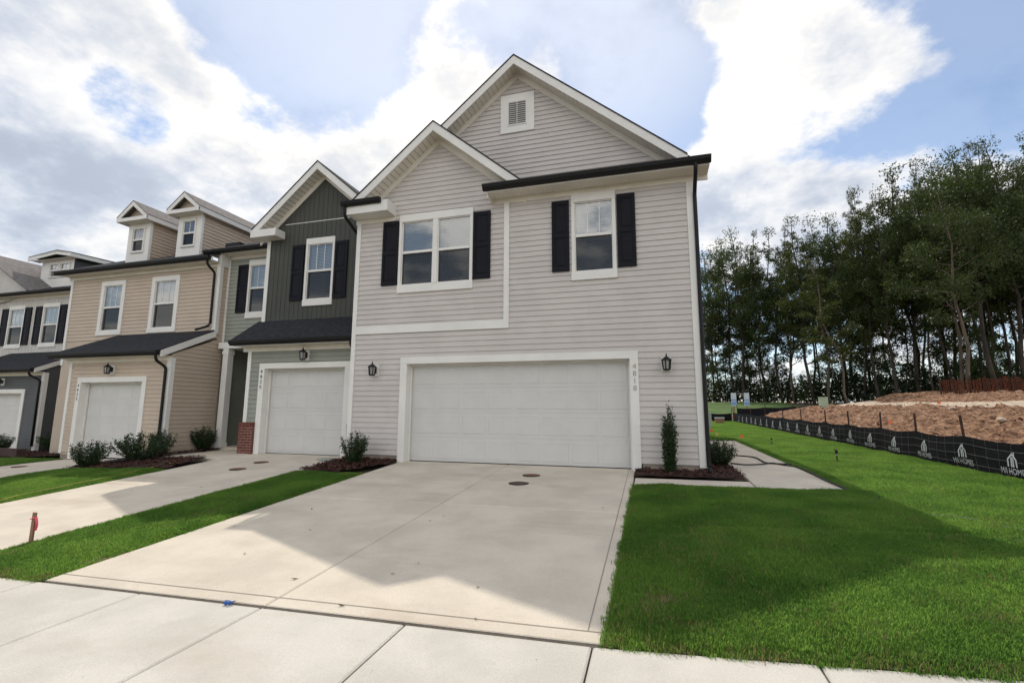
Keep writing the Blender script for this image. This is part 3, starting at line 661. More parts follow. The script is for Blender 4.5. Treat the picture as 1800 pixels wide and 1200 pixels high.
def eave_x(parent, x0, x1, yw, yf, zs, fh=.14, fz=.12, gut=True, gz_=None, frieze=True, gx0=None, gx1=None):
    """level eave along X: ribbed soffit at zs from the wall yw out to yf, fascia, frieze and black gutter"""
    b = MB(); n = max(2, int((x1 - x0) / .1))
    for k in range(n):
        xa, xb = x0 + (x1 - x0) * k / n, x0 + (x1 - x0) * (k + 1) / n; xm = xa + (xb - xa) * .9
        b.quad((xa, yf, zs), (xm, yf, zs), (xm, yw, zs), (xa, yw, zs)); b.quad((xm, yf, zs + .01), (xb, yf, zs + .01), (xb, yw, zs + .01), (xm, yw, zs + .01)); b.quad((xm, yf, zs), (xm, yf, zs + .01), (xm, yw, zs + .01), (xm, yw, zs))
    b.build('soffit', 'soffit', parent)
    MB().box(x0, x1, yf - .025, yf, zs - .012, zs + fh).build('fascia', 'white', parent)
    if frieze: MB().box(x0, x1, yw - .03, yw + .01, zs - fz, zs - .001).build('frieze_board', 'soffit', parent)
    if gut: gutter_x(parent, gx0 if gx0 is not None else x0 - .02, gx1 if gx1 is not None else x1 + .02, yf - .026, zs + fh + .005)
def roof_sheet(parent, p, th=.03, m='shingle'):
    a, b_, c = Vector(p[0]), Vector(p[1]), Vector(p[2]); n = (b_ - a).cross(c - b_).normalized(); n = n if n.z > 0 else -n
    return MB().prism(p, -n * th).build('roof', m, parent)
def brick_pier(parent, x0, x1, y0, y1, z0, z1):
    MB().box(x0 + .006, x1 - .006, y0 + .006, y1, z0, z1 - .005).build('mortar', 'mortar', parent)
    h = .0677; z = z0 + .006; row = 0; bl = .203
    while z < z1 - .04:
        top = z1 - z < .2 and z + .12 > z1 - .02
        zt = min(z + h - .010, z1)
        if z + 2.4 * h > z1:                       # soldier course on top
            w = .0677; x = x0
            while x < x1 - .02:
                MB().box(x, min(x + w - .01, x1), y0, y0 + .09, z, z1).build('brick', 'brick', parent); x += w
            for yy in (y0 + .09, y0 + .16): MB().box(x0, x0 + .05, yy, min(yy + .06, y1), z, z1).build('brick', 'brick', parent); MB().box(x1 - .05, x1, yy, min(yy + .06, y1), z, z1).build('brick', 'brick', parent)
            break
        x = x0 - (bl / 2 if row % 2 else 0)
        while x < x1 - .015:
            a, c = max(x, x0), min(x + bl - .01, x1)
            if c - a > .02: MB().box(a, c, y0 + .004 * rnd.random(), y0 + .09, z, zt).build('brick', 'brick', parent)
            x += bl
        for (xa, xb) in ((x0, x0 + .06), (x1 - .06, x1)):
            y = y0 + (.10 if row % 2 else .10)
            while y < y1 - .02: MB().box(xa, xb, y, min(y + bl - .01, y1), z, zt).build('brick', 'brick', parent); y += bl
        z += h; row += 1
def tri(xc, zt, s): return lambda z: (xc - (zt - z) / s, xc + (zt - z) / s)

# ------------------------------------------------------------------ light grey end house (the main one)
H = thing('townhouse', 'light grey end townhouse with the two-car garage and a tall double gable', 'house', (-2.93, 9.8, 0))
Y0 = 9.80; pf = Pl('f', Y0); XL, XR = -6.80, .935; S = .825
op = garage_door(H, pf, -5.31, -.385, 0.0, 2.17, 8)
holes = [op]
w2 = window(H, pf, -5.63, -3.76, 3.835, 5.745, lites=1, cols=2); w1 = window(H, pf, -1.51, -.58, 3.845, 5.745, lites=3)
holes += [w2, w1]
wall(H, pf, XL + .01, XR - .01, .12, 5.86, 'siding', holes)
b = MB(); b.quad((-6.78, Y0 + .004, 5.85), (-2.56, Y0 + .004, 5.85), (-4.67, Y0 + .004, 7.55)); b.build('wall', 'siding', H)
lap(H, pf, lambda z: (XL + .08, XR - .08), .135, 5.775, 'siding', [(h[0] - .02, h[1] + .02, h[2], h[3]) for h in holes])
lap(H, pf, lambda z: (max(-6.76, tri(-4.67, 7.50, S)(z)[0]), min(-2.60, tri(-4.67, 7.50, S)(z)[1])), 5.775, 7.46, 'siding')
for (a, c) in ((XL, -5.48), (-.215, XR)): MB().box(a + .02, c - .005, Y0 + .012, Y0 + .2, -.25, .135).build('foundation', 'found', H)
trim(H, pf, XL, XL + .11, .09, 5.70); trim(H, pf, XR - .105, XR, .09, 5.75)
trim(H, pf, -3.02, -2.90, 3.085, 5.75, .042); trim(H, pf, XL + .111, -2.90, 2.895, 3.084, .042)
for a in (-1.935, -.555): shutter(H, pf, a, a + .375, 4.06, 5.63)
for a in (-6.065, -3.75): shutter(H, pf, a, a + .41, 4.04, 5.61)
lantern(H, .31, Y0, 2.03); lantern(H, -6.12, Y0, 2.03)
numbers(H, '4818', -.295, Y0 - .042, 2.07, .145, .15, 'num')
# right-hand level eave with its gutter, and the shallow roof behind it
eave_x(H, -3.30, 1.25, Y0, 9.40, 5.865, gx0=-3.38, gx1=1.275)
MB().box(-3.30, -3.285, 9.40, Y0, 5.745, 6.0).build('eave_return', 'white', H)
roof_sheet(H, [(-3.3, 9.36, 6.0), (1.26, 9.36, 6.0), (1.26, 9.83, 6.2), (-3.3, 9.83, 6.2)]); roof_sheet(H, [(-3.3, 9.83, 6.2), (1.02, 9.83, 6.2), (1.02, 10.6, 6.5), (-3.3, 10.6, 6.5)])
# side (right) wall, eave and gutter running back
ps = Pl('s', XR); YB = 23.5
wall(H, ps, Y0 + .01, YB, .12, 6.2, 'siding'); lap(H, ps, lambda z: (Y0 + .1, YB), .135, 6.0, 'siding')
trim(H, ps, Y0 - .03, Y0 + .10, .09, 5.75, .036)
MB().box(XR - .2, XR - .012, Y0 + .2, YB, -.3, .135).build('foundation', 'found', H)
b = MB(); b.quad((XR, Y0, 5.87), (1.0, Y0, 5.87), (1.0, YB + .3, 5.87), (XR, YB + .3, 5.87)); b.build('soffit', 'soffit', H)
MB().box(.985, 1.005, Y0 + .02, YB + .3, 5.86, 6.16).build('fascia', 'white', H)
MB().prism([(XR + .002, 9.40, 5.853), (1.25, 9.40, 5.853), (1.25, Y0 + .03, 5.853), (XR + .002, Y0 + .03, 5.853)], (0, 0, .16)).build('eave_return', 'soffit', H)
MB().box(XL, XR - .02, YB - .02, YB, -.3, 6.2).build('wall', 'siding', H)
pl_left = Pl('s', XL); b = MB(); b.quad((XL + .004, Y0 + .02, -.3), (XL + .004, YB, -.3), (XL + .004, YB, 6.3), (XL + .004, Y0 + .02, 6.3)); b.build('wall', 'siding', H)
# small left gable
gable(H, -4.66, 7.83, S, 2.14, 2.13, 9.40, Y0, 12.5)
MB().prism([(-6.86, 9.385, 5.75), (-6.86, 9.385, 6.02), (-5.76, 9.385, 6.02), (-5.76, 9.385, 5.75)], (0, .42, 0)).build('eave_return', 'white', H)
MB().box(-6.84, -5.765, Y0 - .03, Y0 - .001, 5.64, 5.749).build('frieze_board', 'soffit', H)
gutter_x(H, -6.98, -5.93, 9.384, 6.06, .12, .11)
# tall main gable, set back
YM = 10.55; pm = Pl('f', YM)
b = MB(); b.quad((-7.0, YM + .004, 6.1), (1.1, YM + .004, 6.1), (-2.93, YM + .004, 9.45)); b.build('wall', 'siding', H)
lap(H, pm, lambda z: (max(-6.9, tri(-2.93, 9.42, S)(z)[0]), min(.85, tri(-2.93, 9.42, S)(z)[1])), 6.22, 9.38, 'siding')
gable(H, -2.93, 9.74, S, 4.2, 3.86, 10.15, YM, YB + .35)
roof_sheet(H, [(.90, 10.16, 6.56), (1.06, 10.16, 6.42), (1.06, YB + .35, 6.42), (.90, YB + .35, 6.56)])
b = MB(); b.quad((-7.0, YB, 6.1), (1.1, YB, 6.1), (-2.93, YB, 9.45)); b.build('wall', 'siding', H)
# gable vent
vx, vz = -2.93, 8.42; v = trim(H, pm, vx - .43, vx + .43, vz - .51, vz + .51, .04, 'gable_vent')
b = MB(); pm.box(b, vx - .25, vx + .25, .04, .055, vz - .33, vz + .33); b.build('vent_frame', 'white', v)
b = MB(); pm.box(b, vx - .215, vx + .215, .055, .0575, vz - .295, vz + .295); b.build('vent_recess', mat('vent_dark', (.16, .15, .14), .9), v)
for k in range(11):
    zc = vz - .27 + k * .054
    for (a, c) in ((vx - .215, vx - .006), (vx + .006, vx + .215)):
        MB().quad((a, YM - .060, zc + .012), (c, YM - .060, zc + .012), (c, YM - .076, zc - .012), (a, YM - .076, zc - .012)).build('louvre', 'white', v)
b = MB(); pm.box(b, vx - .006, vx + .006, .0575, .072, vz - .295, vz + .295); b.build('vent_bar', 'white', v)
pipe(H, [(.99, 9.33, 5.93), (.99, 9.36, 5.78), (.985, 9.74, 5.45), (.985, 9.745, .25), (.985, 9.73, .10), (1.0, 9.60, .03)])
pipe(H, [(-6.90, 9.33, 5.97), (-6.90, 9.38, 5.72), (-6.895, 10.3, 5.30), (-6.895, 10.72, 5.0), (-6.895, 10.76, 3.75)])

# ------------------------------------------------------------------ sage house with the olive gable
G = thing('townhouse', 'sage green townhouse with a dark olive board gable and brick piers', 'house', (-9.8, 10.3, 0))
YG = 10.30; pg = Pl('f', YG)
op = garage_door(G, pg, -9.735, -7.29, 0.0, 2.19, 4, .165, .14)
wall(G, pg, -10.30, -6.82, -.1, 2.80, 'sage', [op]); lap(G, pg, lambda z: (-10.22, -6.82), .80, 2.70, 'sage', [(op[0] - .02, op[1] + .02, op[2], op[3])])
trim(G, pg, -10.31, -10.20, .80, 2.68); brick_pier(G, -10.36, -9.905, YG - .10, YG + .5, -.02, .80); brick_pier(G, -7.115, -6.83, YG - .10, YG + .1, -.02, .80)
lantern(G, -8.46, YG, 2.50); numbers(G, '4820', -9.82, YG - .042, 2.17, .135, .13, 'numdark')
eave_x(G, -10.48, -6.83, YG, 9.97, 2.775, gx0=-10.57, gx1=-6.86, fh=.13)
YBB = 10.85; pb = Pl('f', YBB)
roof_sheet(G, [(-10.58, 9.90, 2.925), (-6.83, 9.90, 2.925), (-6.83, YBB, 3.60), (-10.62, YBB, 3.60)])
MB().prism([(-10.47, 9.98, 2.77), (-10.47, YBB, 2.77), (-10.47, YBB, 3.55), (-10.47, 9.98, 2.92)], (.03, 0, 0)).build('rake_board', 'white', G)
psg = Pl('s', -10.30)
b = MB(); b.quad((-10.295, YG, -.1), (-10.295, 11.8, -.1), (-10.295, 11.8, 3.2), (-10.295, YG, 3.2)); b.build('wall', 'sage', G)
ww = window(G, pb, -9.15, -8.22, 3.95, 5.88, lites=3)
SG = .86
def zbb(u): return (3.50, min(6.02 + max(0, (u + 10.50)) * SG if u < -8.68 else 6.02 + (-6.86 - u) * SG, 7.62))
wall(G, pb, -10.49, -6.82, 3.0, 6.05, 'olive', [ww]); b = MB(); b.quad((-10.49, YBB + .004, 6.04), (-6.86, YBB + .004, 6.04), (-8.68, YBB + .004, 7.64)); b.build('wall', 'olive', G)
vboards(G, pb, -10.38, -6.83, zbb, 'olive', holes=[(ww[0] - .02, ww[1] + .02, ww[2], ww[3]), (-11, -6, 6.375, 6.395)])
trim(G, pb, -9.93, -6.9, 6.376, 6.394, .016, 'flashing'); trim(G, pb, -10.50, -10.385, 3.55, 5.93)
for a in (-9.60, -8.19): shutter(G, pb, a, a + .40, 4.12, 5.72)
gable(G, -8.68, 8.0, SG, 2.08, 1.85, 10.47, YBB, 14.5)
MB().prism([(-10.78, 10.455, 5.95), (-10.78, 10.455, 6.16), (-9.92, 10.455, 6.16), (-9.92, 10.455, 5.95)], (0, .41, 0)).build('eave_return', 'white', G)
b = MB(); b.quad((-10.49, YBB, 3.0), (-10.49, 11.8, 3.0), (-10.49, 11.8, 6.1), (-10.49, YBB, 6.1)); b.build('wall', 'olive', G)
# recessed upper wall over the porch
YP = 11.80; pp = Pl('f', YP)
wp = window(G, pp, -12.06, -11.12, 3.93, 5.80, lites=3)
wall(G, pp, -12.90, -10.48, 3.0, 6.0, 'sage', [wp]); lap(G, pp, lambda z: (-12.88, -10.50), 3.16, 5.93, 'sage', [(wp[0] - .02, wp[1] + .02, wp[2], wp[3])])
shutter(G, pp, -12.46, -12.07, 4.12, 5.66); trim(G, pp, -12.90, -12.82, 3.16, 5.9, .03)
eave_x(G, -12.95, -10.50, YP, 11.45, 6.0, gx0=-13.50, fh=.11)
roof_sheet(G, [(-13.45, 11.40, 6.13), (-6.82, 11.40, 6.13), (-6.82, 16.5, 8.65), (-13.45, 16.5, 8.65)]); roof_sheet(G, [(-13.45, 16.5, 8.65), (-6.82, 16.5, 8.65), (-6.82, 22, 6.1), (-13.45, 22, 6.1)])
MB().box(-13.75, -13.15, 12.35, 12.65, 6.45, 6.72).build('roof_vent', 'black', G)
MB().box(-13.0, -12.86, 11.455, 11.82, 5.60, 6.0).build('rake_board', 'white', G)
# porch: beam, ceiling, column, party wall, door wall
MB().box(-12.80, -10.31, 11.58, 11.80, 2.98, 3.17).build('porch_beam', 'white', G); MB().box(-12.82, -10.31, 11.80, 14.0, 2.99, 3.03).build('porch_ceiling', 'white', G)
MB().box(-12.60, -12.40, 11.59, 11.79, .14, 2.98).build('porch_column', 'white', G); MB().box(-12.625, -12.375, 11.57, 11.81, -.05, .14).build('column_base', 'white', G); MB().box(-12.62, -12.38, 11.575, 11.805, 2.80, 2.90).build('column_capital', 'white', G)
pw = Pl('s', -12.72); wall(G, pw, 11.8, 14.0, -.1, 3.0, 'sage'); lap(G, pw, lambda z: (11.82, 14.0), .03, 2.99, 'sage')
pd = Pl('f', 14.0); wall(G, pd, -12.72, -10.3, -.1, 3.0, 'sage'); trim(G, pd, -11.9, -10.85, 0, 2.2, .03, 'entry_door', 'black')
MB().box(-12.75, -10.31, 11.62, 14.0, -.3, .02).build('porch_floor', 'drive', G)
b = MB(); b.quad((-6.83, YG, -.1), (-6.83, 20, -.1), (-6.83, 20, 6.1), (-6.83, YG, 6.1)); b.build('wall', 'sage', G)
pipe(G, [(-6.93, 9.91, 2.82), (-6.93, 9.95, 2.66), (-6.90, 10.15, 2.50), (-6.90, 10.17, .22), (-6.95, 10.05, .12)])

# ------------------------------------------------------------------ tan house with two dormers
T = thing('townhouse', 'tan townhouse with two narrow gabled dormers on its roof', 'house', (-15, 10.2, -.28))
YT = 10.20; pt = Pl('f', YT); ft = -.28
op = garage_door(T, pt, -16.29, -13.86, ft, 1.90, 4, .155, .15)
wall(T, pt, -16.85, -12.90, -.2, 2.62, 'tan', [op]); lap(T, pt, lambda z: (-16.77, -12.98), -.12, 2.50, 'tan', [(op[0] - .02, op[1] + .02, op[2], op[3])])
MB().box(-16.83, -16.46, YT + .012, YT + .2, -.6, -.12).build('foundation', 'found', T); MB().box(-13.69, -12.92, YT + .012, YT + .2, -.6, -.12).build('foundation', 'found', T)
trim(T, pt, -16.86, -16.755, -.16, 2.5); trim(T, pt, -13.0, -12.885, -.16, 2.5)
lantern(T, -15.08, YT, 2.25); numbers(T, '4822', -16.375, YT - .042, 1.86, .13, .125, 'numdark')
eave_x(T, -17.05, -12.92, YT, 9.87, 2.60, gx0=-17.17, gx1=-12.90, fh=.12)
YU = 11.50; pu = Pl('f', YU)
roof_sheet(T, [(-17.17, 9.80, 2.735), (-12.88, 9.80, 2.735), (-12.88, YU, 3.56), (-16.95, YU, 3.56)])
pst = Pl('s', -12.90)
b = MB(); b.quad((-12.903, YT, -.4), (-12.903, 11.8, -.4), (-12.903, 11.8, 3.35), (-12.903, YT, 2.66)); b.build('wall', 'tan', T)
lap(T, pst, lambda z: (max(YT + .11, YT + (z - 2.60) / .485), 11.80), -.12, 3.32, 'tan'); trim(T, pst, YT - .03, YT + .10, -.16, 2.56, .036)
MB().box(-13.1, -12.915, YT + .2, 11.8, -.6, -.12).build('foundation', 'found', T)
MB().prism([(-12.895, 9.86, 2.55), (-12.895, YU + .02, 3.345), (-12.895, YU + .02, 3.535), (-12.895, 9.86, 2.73)], (.045, 0, 0)).build('rake_board', 'white', T)
wins = [window(T, pu, a, c, 3.57, 5.44, lites=3, head=.16, apron=.16, jamb=.15) for a, c in ((-17.98, -16.86), (-15.68, -14.50))]
wall(T, pu, -19.48, -12.92, 3.0, 5.72, 'tan', wins); lap(T, pu, lambda z: (-19.42, -12.98), 3.42, 5.60, 'tan', [(h[0] - .02, h[1] + .02, h[2], h[3]) for h in wins])
trim(T, pu, -19.50, -19.39, 2.6, 5.6); trim(T, pu, -13.01, -12.895, 3.56, 5.6)
MB().box(-19.5, -16.86, YU, 14, -.6, 3.4).build('wall', 'tan', T)
psu = Pl('s', -12.905); b = MB(); b.quad((-12.908, YU, 3.3), (-12.908, 11.8, 3.3), (-12.908, 11.8, 5.8), (-12.908, YU, 5.8)); b.build('wall', 'tan', T); lap(T, psu, lambda z: (YU + .1, 11.80), 3.42, 5.65, 'tan'); trim(T, psu, YU - .03, YU + .09, 3.45, 5.65, .036)
eave_x(T, -19.62, -12.88, YU, 11.17, 5.70, gx0=-19.74, gx1=-12.93, fh=.12)
SR = .5; ZR = 5.83
def zroof(Y): return ZR + SR * (Y - 11.12)
roof_sheet(T, [(-19.74, 11.10, ZR), (-12.90, 11.10, ZR), (-12.90, 17, zroof(17)), (-19.74, 17, zroof(17))]); roof_sheet(T, [(-19.74, 17, zroof(17)), (-12.9, 17, zroof(17)), (-12.9, 23, ZR), (-19.74, 23, ZR)])
def dormer(xc, w, ztop, yfr):
    pdm = Pl('f', yfr); zb, zt = zroof(yfr) + .32, ztop - .60
    hw_ = window(T, pdm, xc - .30, xc + .30, zb, zt, lites=2, head=.05, apron=.06, jamb=.04, sill_out=0, blind=False)
    wall(T, pdm, xc - w / 2, xc + w / 2, zroof(yfr) - .1, ztop - .28, 'white', [hw_], 0, 'dormer')
    for s in (-1, 1):
        psd = Pl('s', xc + s * w / 2 - (0 if s > 0 else 0)); yb_ = 11.12 + (ztop - .3 - ZR) / SR
        if s > 0:
            MB().quad((xc + w / 2 - .004, yfr, zroof(yfr) - .1), (xc + w / 2 - .004, yb_, ztop - .3), (xc + w / 2 - .004, yfr, ztop - .3)).build('dormer_wall', 'tan', T)
            lap(T, psd, lambda z: (yfr + .07, max(yfr + .08, 11.12 + (z - ZR) / SR)), zroof(yfr + .1), ztop - .32, 'tan')
            trim(T, psd, yfr - .02, yfr + .07, zroof(yfr) - .05, ztop - .32, .036)
        else: MB().quad((xc - w / 2, yfr, zroof(yfr) - .1), (xc - w / 2, yb_, ztop - .3), (xc - w / 2, yfr, ztop - .3)).build('dormer_wall', 'tan', T)
    sl = .80; hw = w / 2 + .20; yf_ = yfr - .33; zr = ztop + .30
    ybk = 11.12 + (zr - ZR) / SR
    b = MB()
    for s in (-1, 1): b.prism([(xc, yf_, zr), (xc + s * hw, yf_, zr - sl * hw), (xc + s * hw, yf_, zr - sl * hw - .03), (xc, yf_, zr - .03)], (0, ybk - yf_, 0))
    b.build('roof', 'shingle2', T)
    ze = zr - sl * hw - .03
    for s in (-1, 1):
        MB().prism([(xc, yf_ + .01, zr - .03), (xc + s * hw, yf_ + .01, ze), (xc + s * (hw - .0), yf_ + .01, ze - .13), (xc + s * (hw - .19), yf_ + .01, ze - .0), (xc, yf_ + .01, zr - .03 - .17)], (0, .03, 0)).build('rake_board', 'white', T)
        MB().box(xc + s * hw - (.03 if s > 0 else 0), xc + s * hw + (.03 if s < 0 else 0), yf_ + .04, ybk - .2, ze - .15, ze - .002).build('fascia', 'white', T)
    MB().box(xc - hw, xc + hw, yf_ + .008, yf_ + .04, ze - .15, ze - .02).build('fascia', 'white', T)
    MB().box(xc - hw + .03, xc + hw - .03, yf_ + .04, ybk - .4, ze - .14, ze - .12).build('soffit', 'soffit', T)
    MB().quad((xc, yf_ + .25, zr - .05), (xc - hw + .1, yf_ + .25, ze - .03), (xc + hw - .1, yf_ + .25, ze - .03)).build('gable_infill', 'tan', T)
dormer(-17.31, 1.03, 8.12, 12.0); dormer(-14.99, 1.03, 8.16, 12.0)
pipe(T, [(-13.05, 11.12, 5.70), (-13.05, 11.15, 5.56), (-13.02, 11.40, 5.38), (-13.02, 11.41, 3.75), (-13.05, 11.36, 3.66), (-13.45, 11.30, 3.56)], .036)
pipe(T, [(-13.02, 9.82, 2.62), (-13.02, 9.85, 2.46), (-12.96, 10.11, 2.28), (-12.96, 10.12, -.1), (-12.96, 10.05, -.18)])
b = MB(); b.quad((-19.49, YU, -.5), (-19.49, 20, -.5), (-19.49, 20, 6), (-19.49, YU, 6)); b.build('wall', 'tan', T)

# ------------------------------------------------------------------ charcoal house further along the row
K = thing('townhouse', 'charcoal townhouse with a wide low dormer at the end of the row', 'house', (-24, 12, -.45))
YK = 12.0; pk = Pl('f', YK); fk = -.45
op = garage_door(K, pk, -24.6, -22.16, fk, 1.68, 4, .155, .15)
wall(K, pk, -25.5, -21.12, -.6, 2.50, 'char', [op]); lap(K, pk, lambda z: (-25.5, -21.20), -.30, 2.42, 'char', [(op[0] - .02, op[1] + .02, op[2], op[3])])
trim(K, pk, -21.22, -21.10, -.35, 2.42); lantern(K, -23.3, YK, 2.1)
eave_x(K, -25.7, -21.14, YK, 11.68, 2.44, gx0=-25.8, gx1=-21.13, fh=.11)
YKU = 13.4; pku = Pl('f', YKU)
roof_sheet(K, [(-25.8, 11.60, 2.56), (-21.10, 11.60, 2.56), (-21.10, YKU, 3.42), (-25.8, YKU, 3.42)])
psk = Pl('s', -21.12); b = MB(); b.quad((-21.123, YK, -.7), (-21.123, YKU, -.7), (-21.123, YKU, 3.2), (-21.123, YK, 2.5)); b.build('wall', 'char', K)
lap(K, psk, lambda z: (max(YK + .1, YK + (z - 2.44) / .49), YKU), -.30, 3.1, 'char'); trim(K, psk, YK - .03, YK + .1, -.35, 2.42, .036)
MB().prism([(-21.115, 11.66, 2.40), (-21.115, YKU, 3.22), (-21.115, YKU, 3.40), (-21.115, 11.66, 2.56)], (.04, 0, 0)).build('rake_board', 'white', K)
kw = [window(K, pku, a, a + 1.0, 3.62, 5.45, lites=3, head=.16, apron=.16, jamb=.07) for a in (-26.3, -24.2)]
wall(K, pku, -28.5, -19.5, -.5, 5.9, 'pale', kw)
vboards(K, pku, -27.0, -19.52, lambda u: (3.3, 5.72), 'pale', .2, [(h[0] - .02, h[1] + .02, h[2], h[3]) for h in kw])
for a in (-26.3, -24.2): shutter(K, pku, a - .42, a - .02, 3.75, 5.35); shutter(K, pku, a + 1.02, a + 1.42, 3.75, 5.35)
eave_x(K, -28.5, -19.55, YKU, 13.06, 5.80, fh=.12)
def zk(Y): return 5.94 + .42 * (Y - 13.0)
roof_sheet(K, [(-28.6, 12.98, 5.93), (-19.52, 12.98, 5.93), (-19.52, 19, zk(19)), (-28.6, 19, zk(19))])
# wide shed dormer
pdk = Pl('f', 14.2)
dh = [window(K, pdk, a, a + .62, 6.88, 7.53, lites=2, head=.05, apron=.05, jamb=.04, sill_out=0, blind=False, screen=False) for a in (-25.65, -24.98)]
wall(K, pdk, -26.2, -24.15, 6.3, 7.72, 'white', dh, 0, 'dormer')
psd = Pl('s', -24.15); MB().quad((-24.154, 14.2, 6.3), (-24.154, 17.6, 7.75), (-24.154, 14.2, 7.72)).build('dormer_wall', 'char', K); lap(K, psd, lambda z: (14.26, max(14.3, 13.0 + (z - 5.94) / .42)), 6.5, 7.70, 'char')
b = MB(); b.prism([(-26.55, 13.85, 7.80), (-24.6, 13.75, 7.93), (-23.85, 13.85, 7.80), (-23.85, 18.2, 8.0), (-24.6, 18.2, 8.2), (-26.55, 18.2, 8.0)], (0, 0, .035)); b.build('roof', 'shingle', K)
b = MB(); b.prism([(-26.55, 13.84, 7.64), (-24.6, 13.74, 7.77), (-23.85, 13.84, 7.64), (-23.85, 13.84, 7.795), (-24.6, 13.74, 7.925), (-26.55, 13.84, 7.795)], (0, .04, 0)); b.build('fascia', 'white', K)
MB().prism([(-23.85, 13.88, 7.64), (-23.85, 18.0, 7.80), (-23.85, 18.0, 7.97), (-23.85, 13.88, 7.795)], (-.04, 0, 0)).build('fascia', 'white', K)
b = MB(); b.quad((-26.5, 13.9, 7.66), (-23.9, 13.9, 7.66), (-23.9, 14.25, 7.66), (-26.5, 14.25, 7.66)); b.build('soffit', 'soffit', K)
# crossing roof with its ridge running back, seen at the very left
zr_ = onX(36, 458, -28.0).z
roof_sheet(K, [(-28.0, 12.9, zr_), (-28.0, 19.5, zr_), (-24.5, 19.5, 5.95), (-24.5, 12.9, 5.95)], .04, 'shingle2')
MB().quad((-28.0, 13.3, zr_ - .05), (-24.7, 13.3, 5.9), (-28.0, 13.3, 5.5)).build('wall', 'pale', K)
pipe(K, [(-21.3, 11.6, 2.47), (-21.3, 11.63, 2.32), (-21.16, 11.9, 2.14), (-21.16, 11.92, -.2)])
MB().box(-20.6, -19.0, 10.35, 10.6, -.75, -.13).build('planter_wall', mat('planter_block', (.075, .045, .04), .9, .2, 6, bump=.4), K)

# ------------------------------------------------------------------ pixel -> ground point
def GP(x, y, zf=gz):
    d = ray(x, y); t = .8
    while t < 150:
        p = CAMPOS + d * t
        if p.z < zf(p.x, p.y): break
        t *= 1.012
    lo, hi = t / 1.012, t
    for _ in range(24):
        m_ = (lo + hi) / 2; p = CAMPOS + d * m_
        if p.z < zf(p.x, p.y): hi = m_
        else: lo = m_
    return p

# ------------------------------------------------------------------ silt fences
def silt_fence(label, posts, nrm, hp=1.06, hf=.66, wires=0, logos=(), top=None):
    """posts: list of (x, y, lean); nrm: unit vector towards the side the fabric shows"""
    n = Vector((nrm[0], nrm[1], 0)).normalized(); x0, y0, _ = posts[0]
    root = thing('silt_fence', label, 'fence', (x0, y0, gz(x0, y0)))
    for (x, y, ln) in posts:
        z = g(x, y); MB().prism([(x - .017, y - .017, z - .2), (x + .017, y - .017, z - .2), (x + .017, y + .017, z - .2), (x - .017, y + .017, z - .2)], (ln[0], ln[1], hp + .2)).build('post', 'post', root)
    def surf(k, t, v):
        (xa, ya, la), (xb, yb, lb) = posts[k], posts[k + 1]; x, y = xa + (xb - xa) * t, ya + (yb - ya) * t
        lean = [(la[i] + (lb[i] - la[i]) * t) * v * hf / hp for i in (0, 1)]
        sag = -.055 * math.sin(math.pi * t) * v + .012 * fbm(x * 3, y * 3, v * 2)
        bl = .030 + .035 * math.sin(math.pi * t) * math.sin(math.pi * min(1, v + .15)) + .014 * fbm(x * 2.3, y * 2.3, v * 3)
        p = Vector((x + lean[0], y + lean[1], g(x, y) - .03 + v * (hf + .03) + sag)) + n * bl
        return p
    for k in range(len(posts) - 1):
        b = MB(); nu, nv = 13, 6
        for j in range(nv):
            for i in range(nu): b.v.append(tuple(surf(k, i / (nu - 1), j / (nv - 1))))
        for j in range(nv - 1):
            for i in range(nu - 1): a = j * nu + i; b.f.append((a, a + 1, a + nu + 1, a + nu))
        b.build('fabric_panel', 'fabric', root, smooth=True)
        if k < wires:
            w = MB(); L_ = (Vector(posts[k + 1][:2]) - Vector(posts[k][:2])).length; nvw = max(3, int(L_ / .3))
            def ribbon(a, c, tw):
                w.tube([surf(k, *a) + n * .006 if False else a for a in c], tw, 4, cap=False)
            for v in (.26, .52, .78): w.tube([surf(k, i / 12, v) + n * .008 for i in range(13)], .0017, 4, cap=False)
            for q in range(1, nvw): w.tube([surf(k, q / nvw, v / 4) + n * .008 for v in range(5)], .0013, 4, cap=False)
            w.build('wire_mesh', 'wire', root)
    segs = []
    acc = 0
    for k in range(len(posts) - 1):
        l = (Vector(posts[k + 1][:2]) - Vector(posts[k][:2])).length; segs.append((acc, l)); acc += l
    def along(sv, v):
        for k, (a, l) in enumerate(segs):
            if sv <= a + l or k == len(segs) - 1: return surf(k, min(max((sv - a) / l, 0), 1), v)
    txt = text_mesh('M/I HOMES', .15, 0)
    for sc in logos:                                   # sc: distance along the fence of the logo's centre
        b = MB()
        def put(pts):
            i = len(b.v)
            for (u, v) in pts: b.v.append(tuple(along(sc - u, (v + .02) / hf) + n * .007))   # +u runs against the post order
            b.f.append(tuple(range(i, i + len(pts))))
        # house mark: roof chevron with legs, two inner bars, chimney
        put([(-.115, .24), (-.08, .24), (-.08, .365), (-.115, .365)]); put([(-.115, .365), (-.08, .365), (.0, .44), (.0, .485)]); put([(.115, .24), (.115, .365), (.08, .365), (.08, .24)]); put([(.115, .365), (0, .485), (0, .44), (.08, .365)])
        put([(-.032, .24), (.0, .24), (.0, .42), (-.032, .395)]); put([(.014, .24), (.042, .24), (.042, .385), (.014, .41)]); put([(.03, .45), (.055, .425), (.055, .50), (.03, .50)])
        for p in txt.polygons: put([(txt.vertices[i].co.x * .84, txt.vertices[i].co.y + .115) for i in p.vertices])
        b.build('printed_logo', 'print', root)
    return root
pxs = [(1707, 829), (1617, 810), (1552, 795), (1496, 783), (1455, 773), (1411, 763), (1379, 758), (1347, 752), (1321, 746), (1290, 741)]
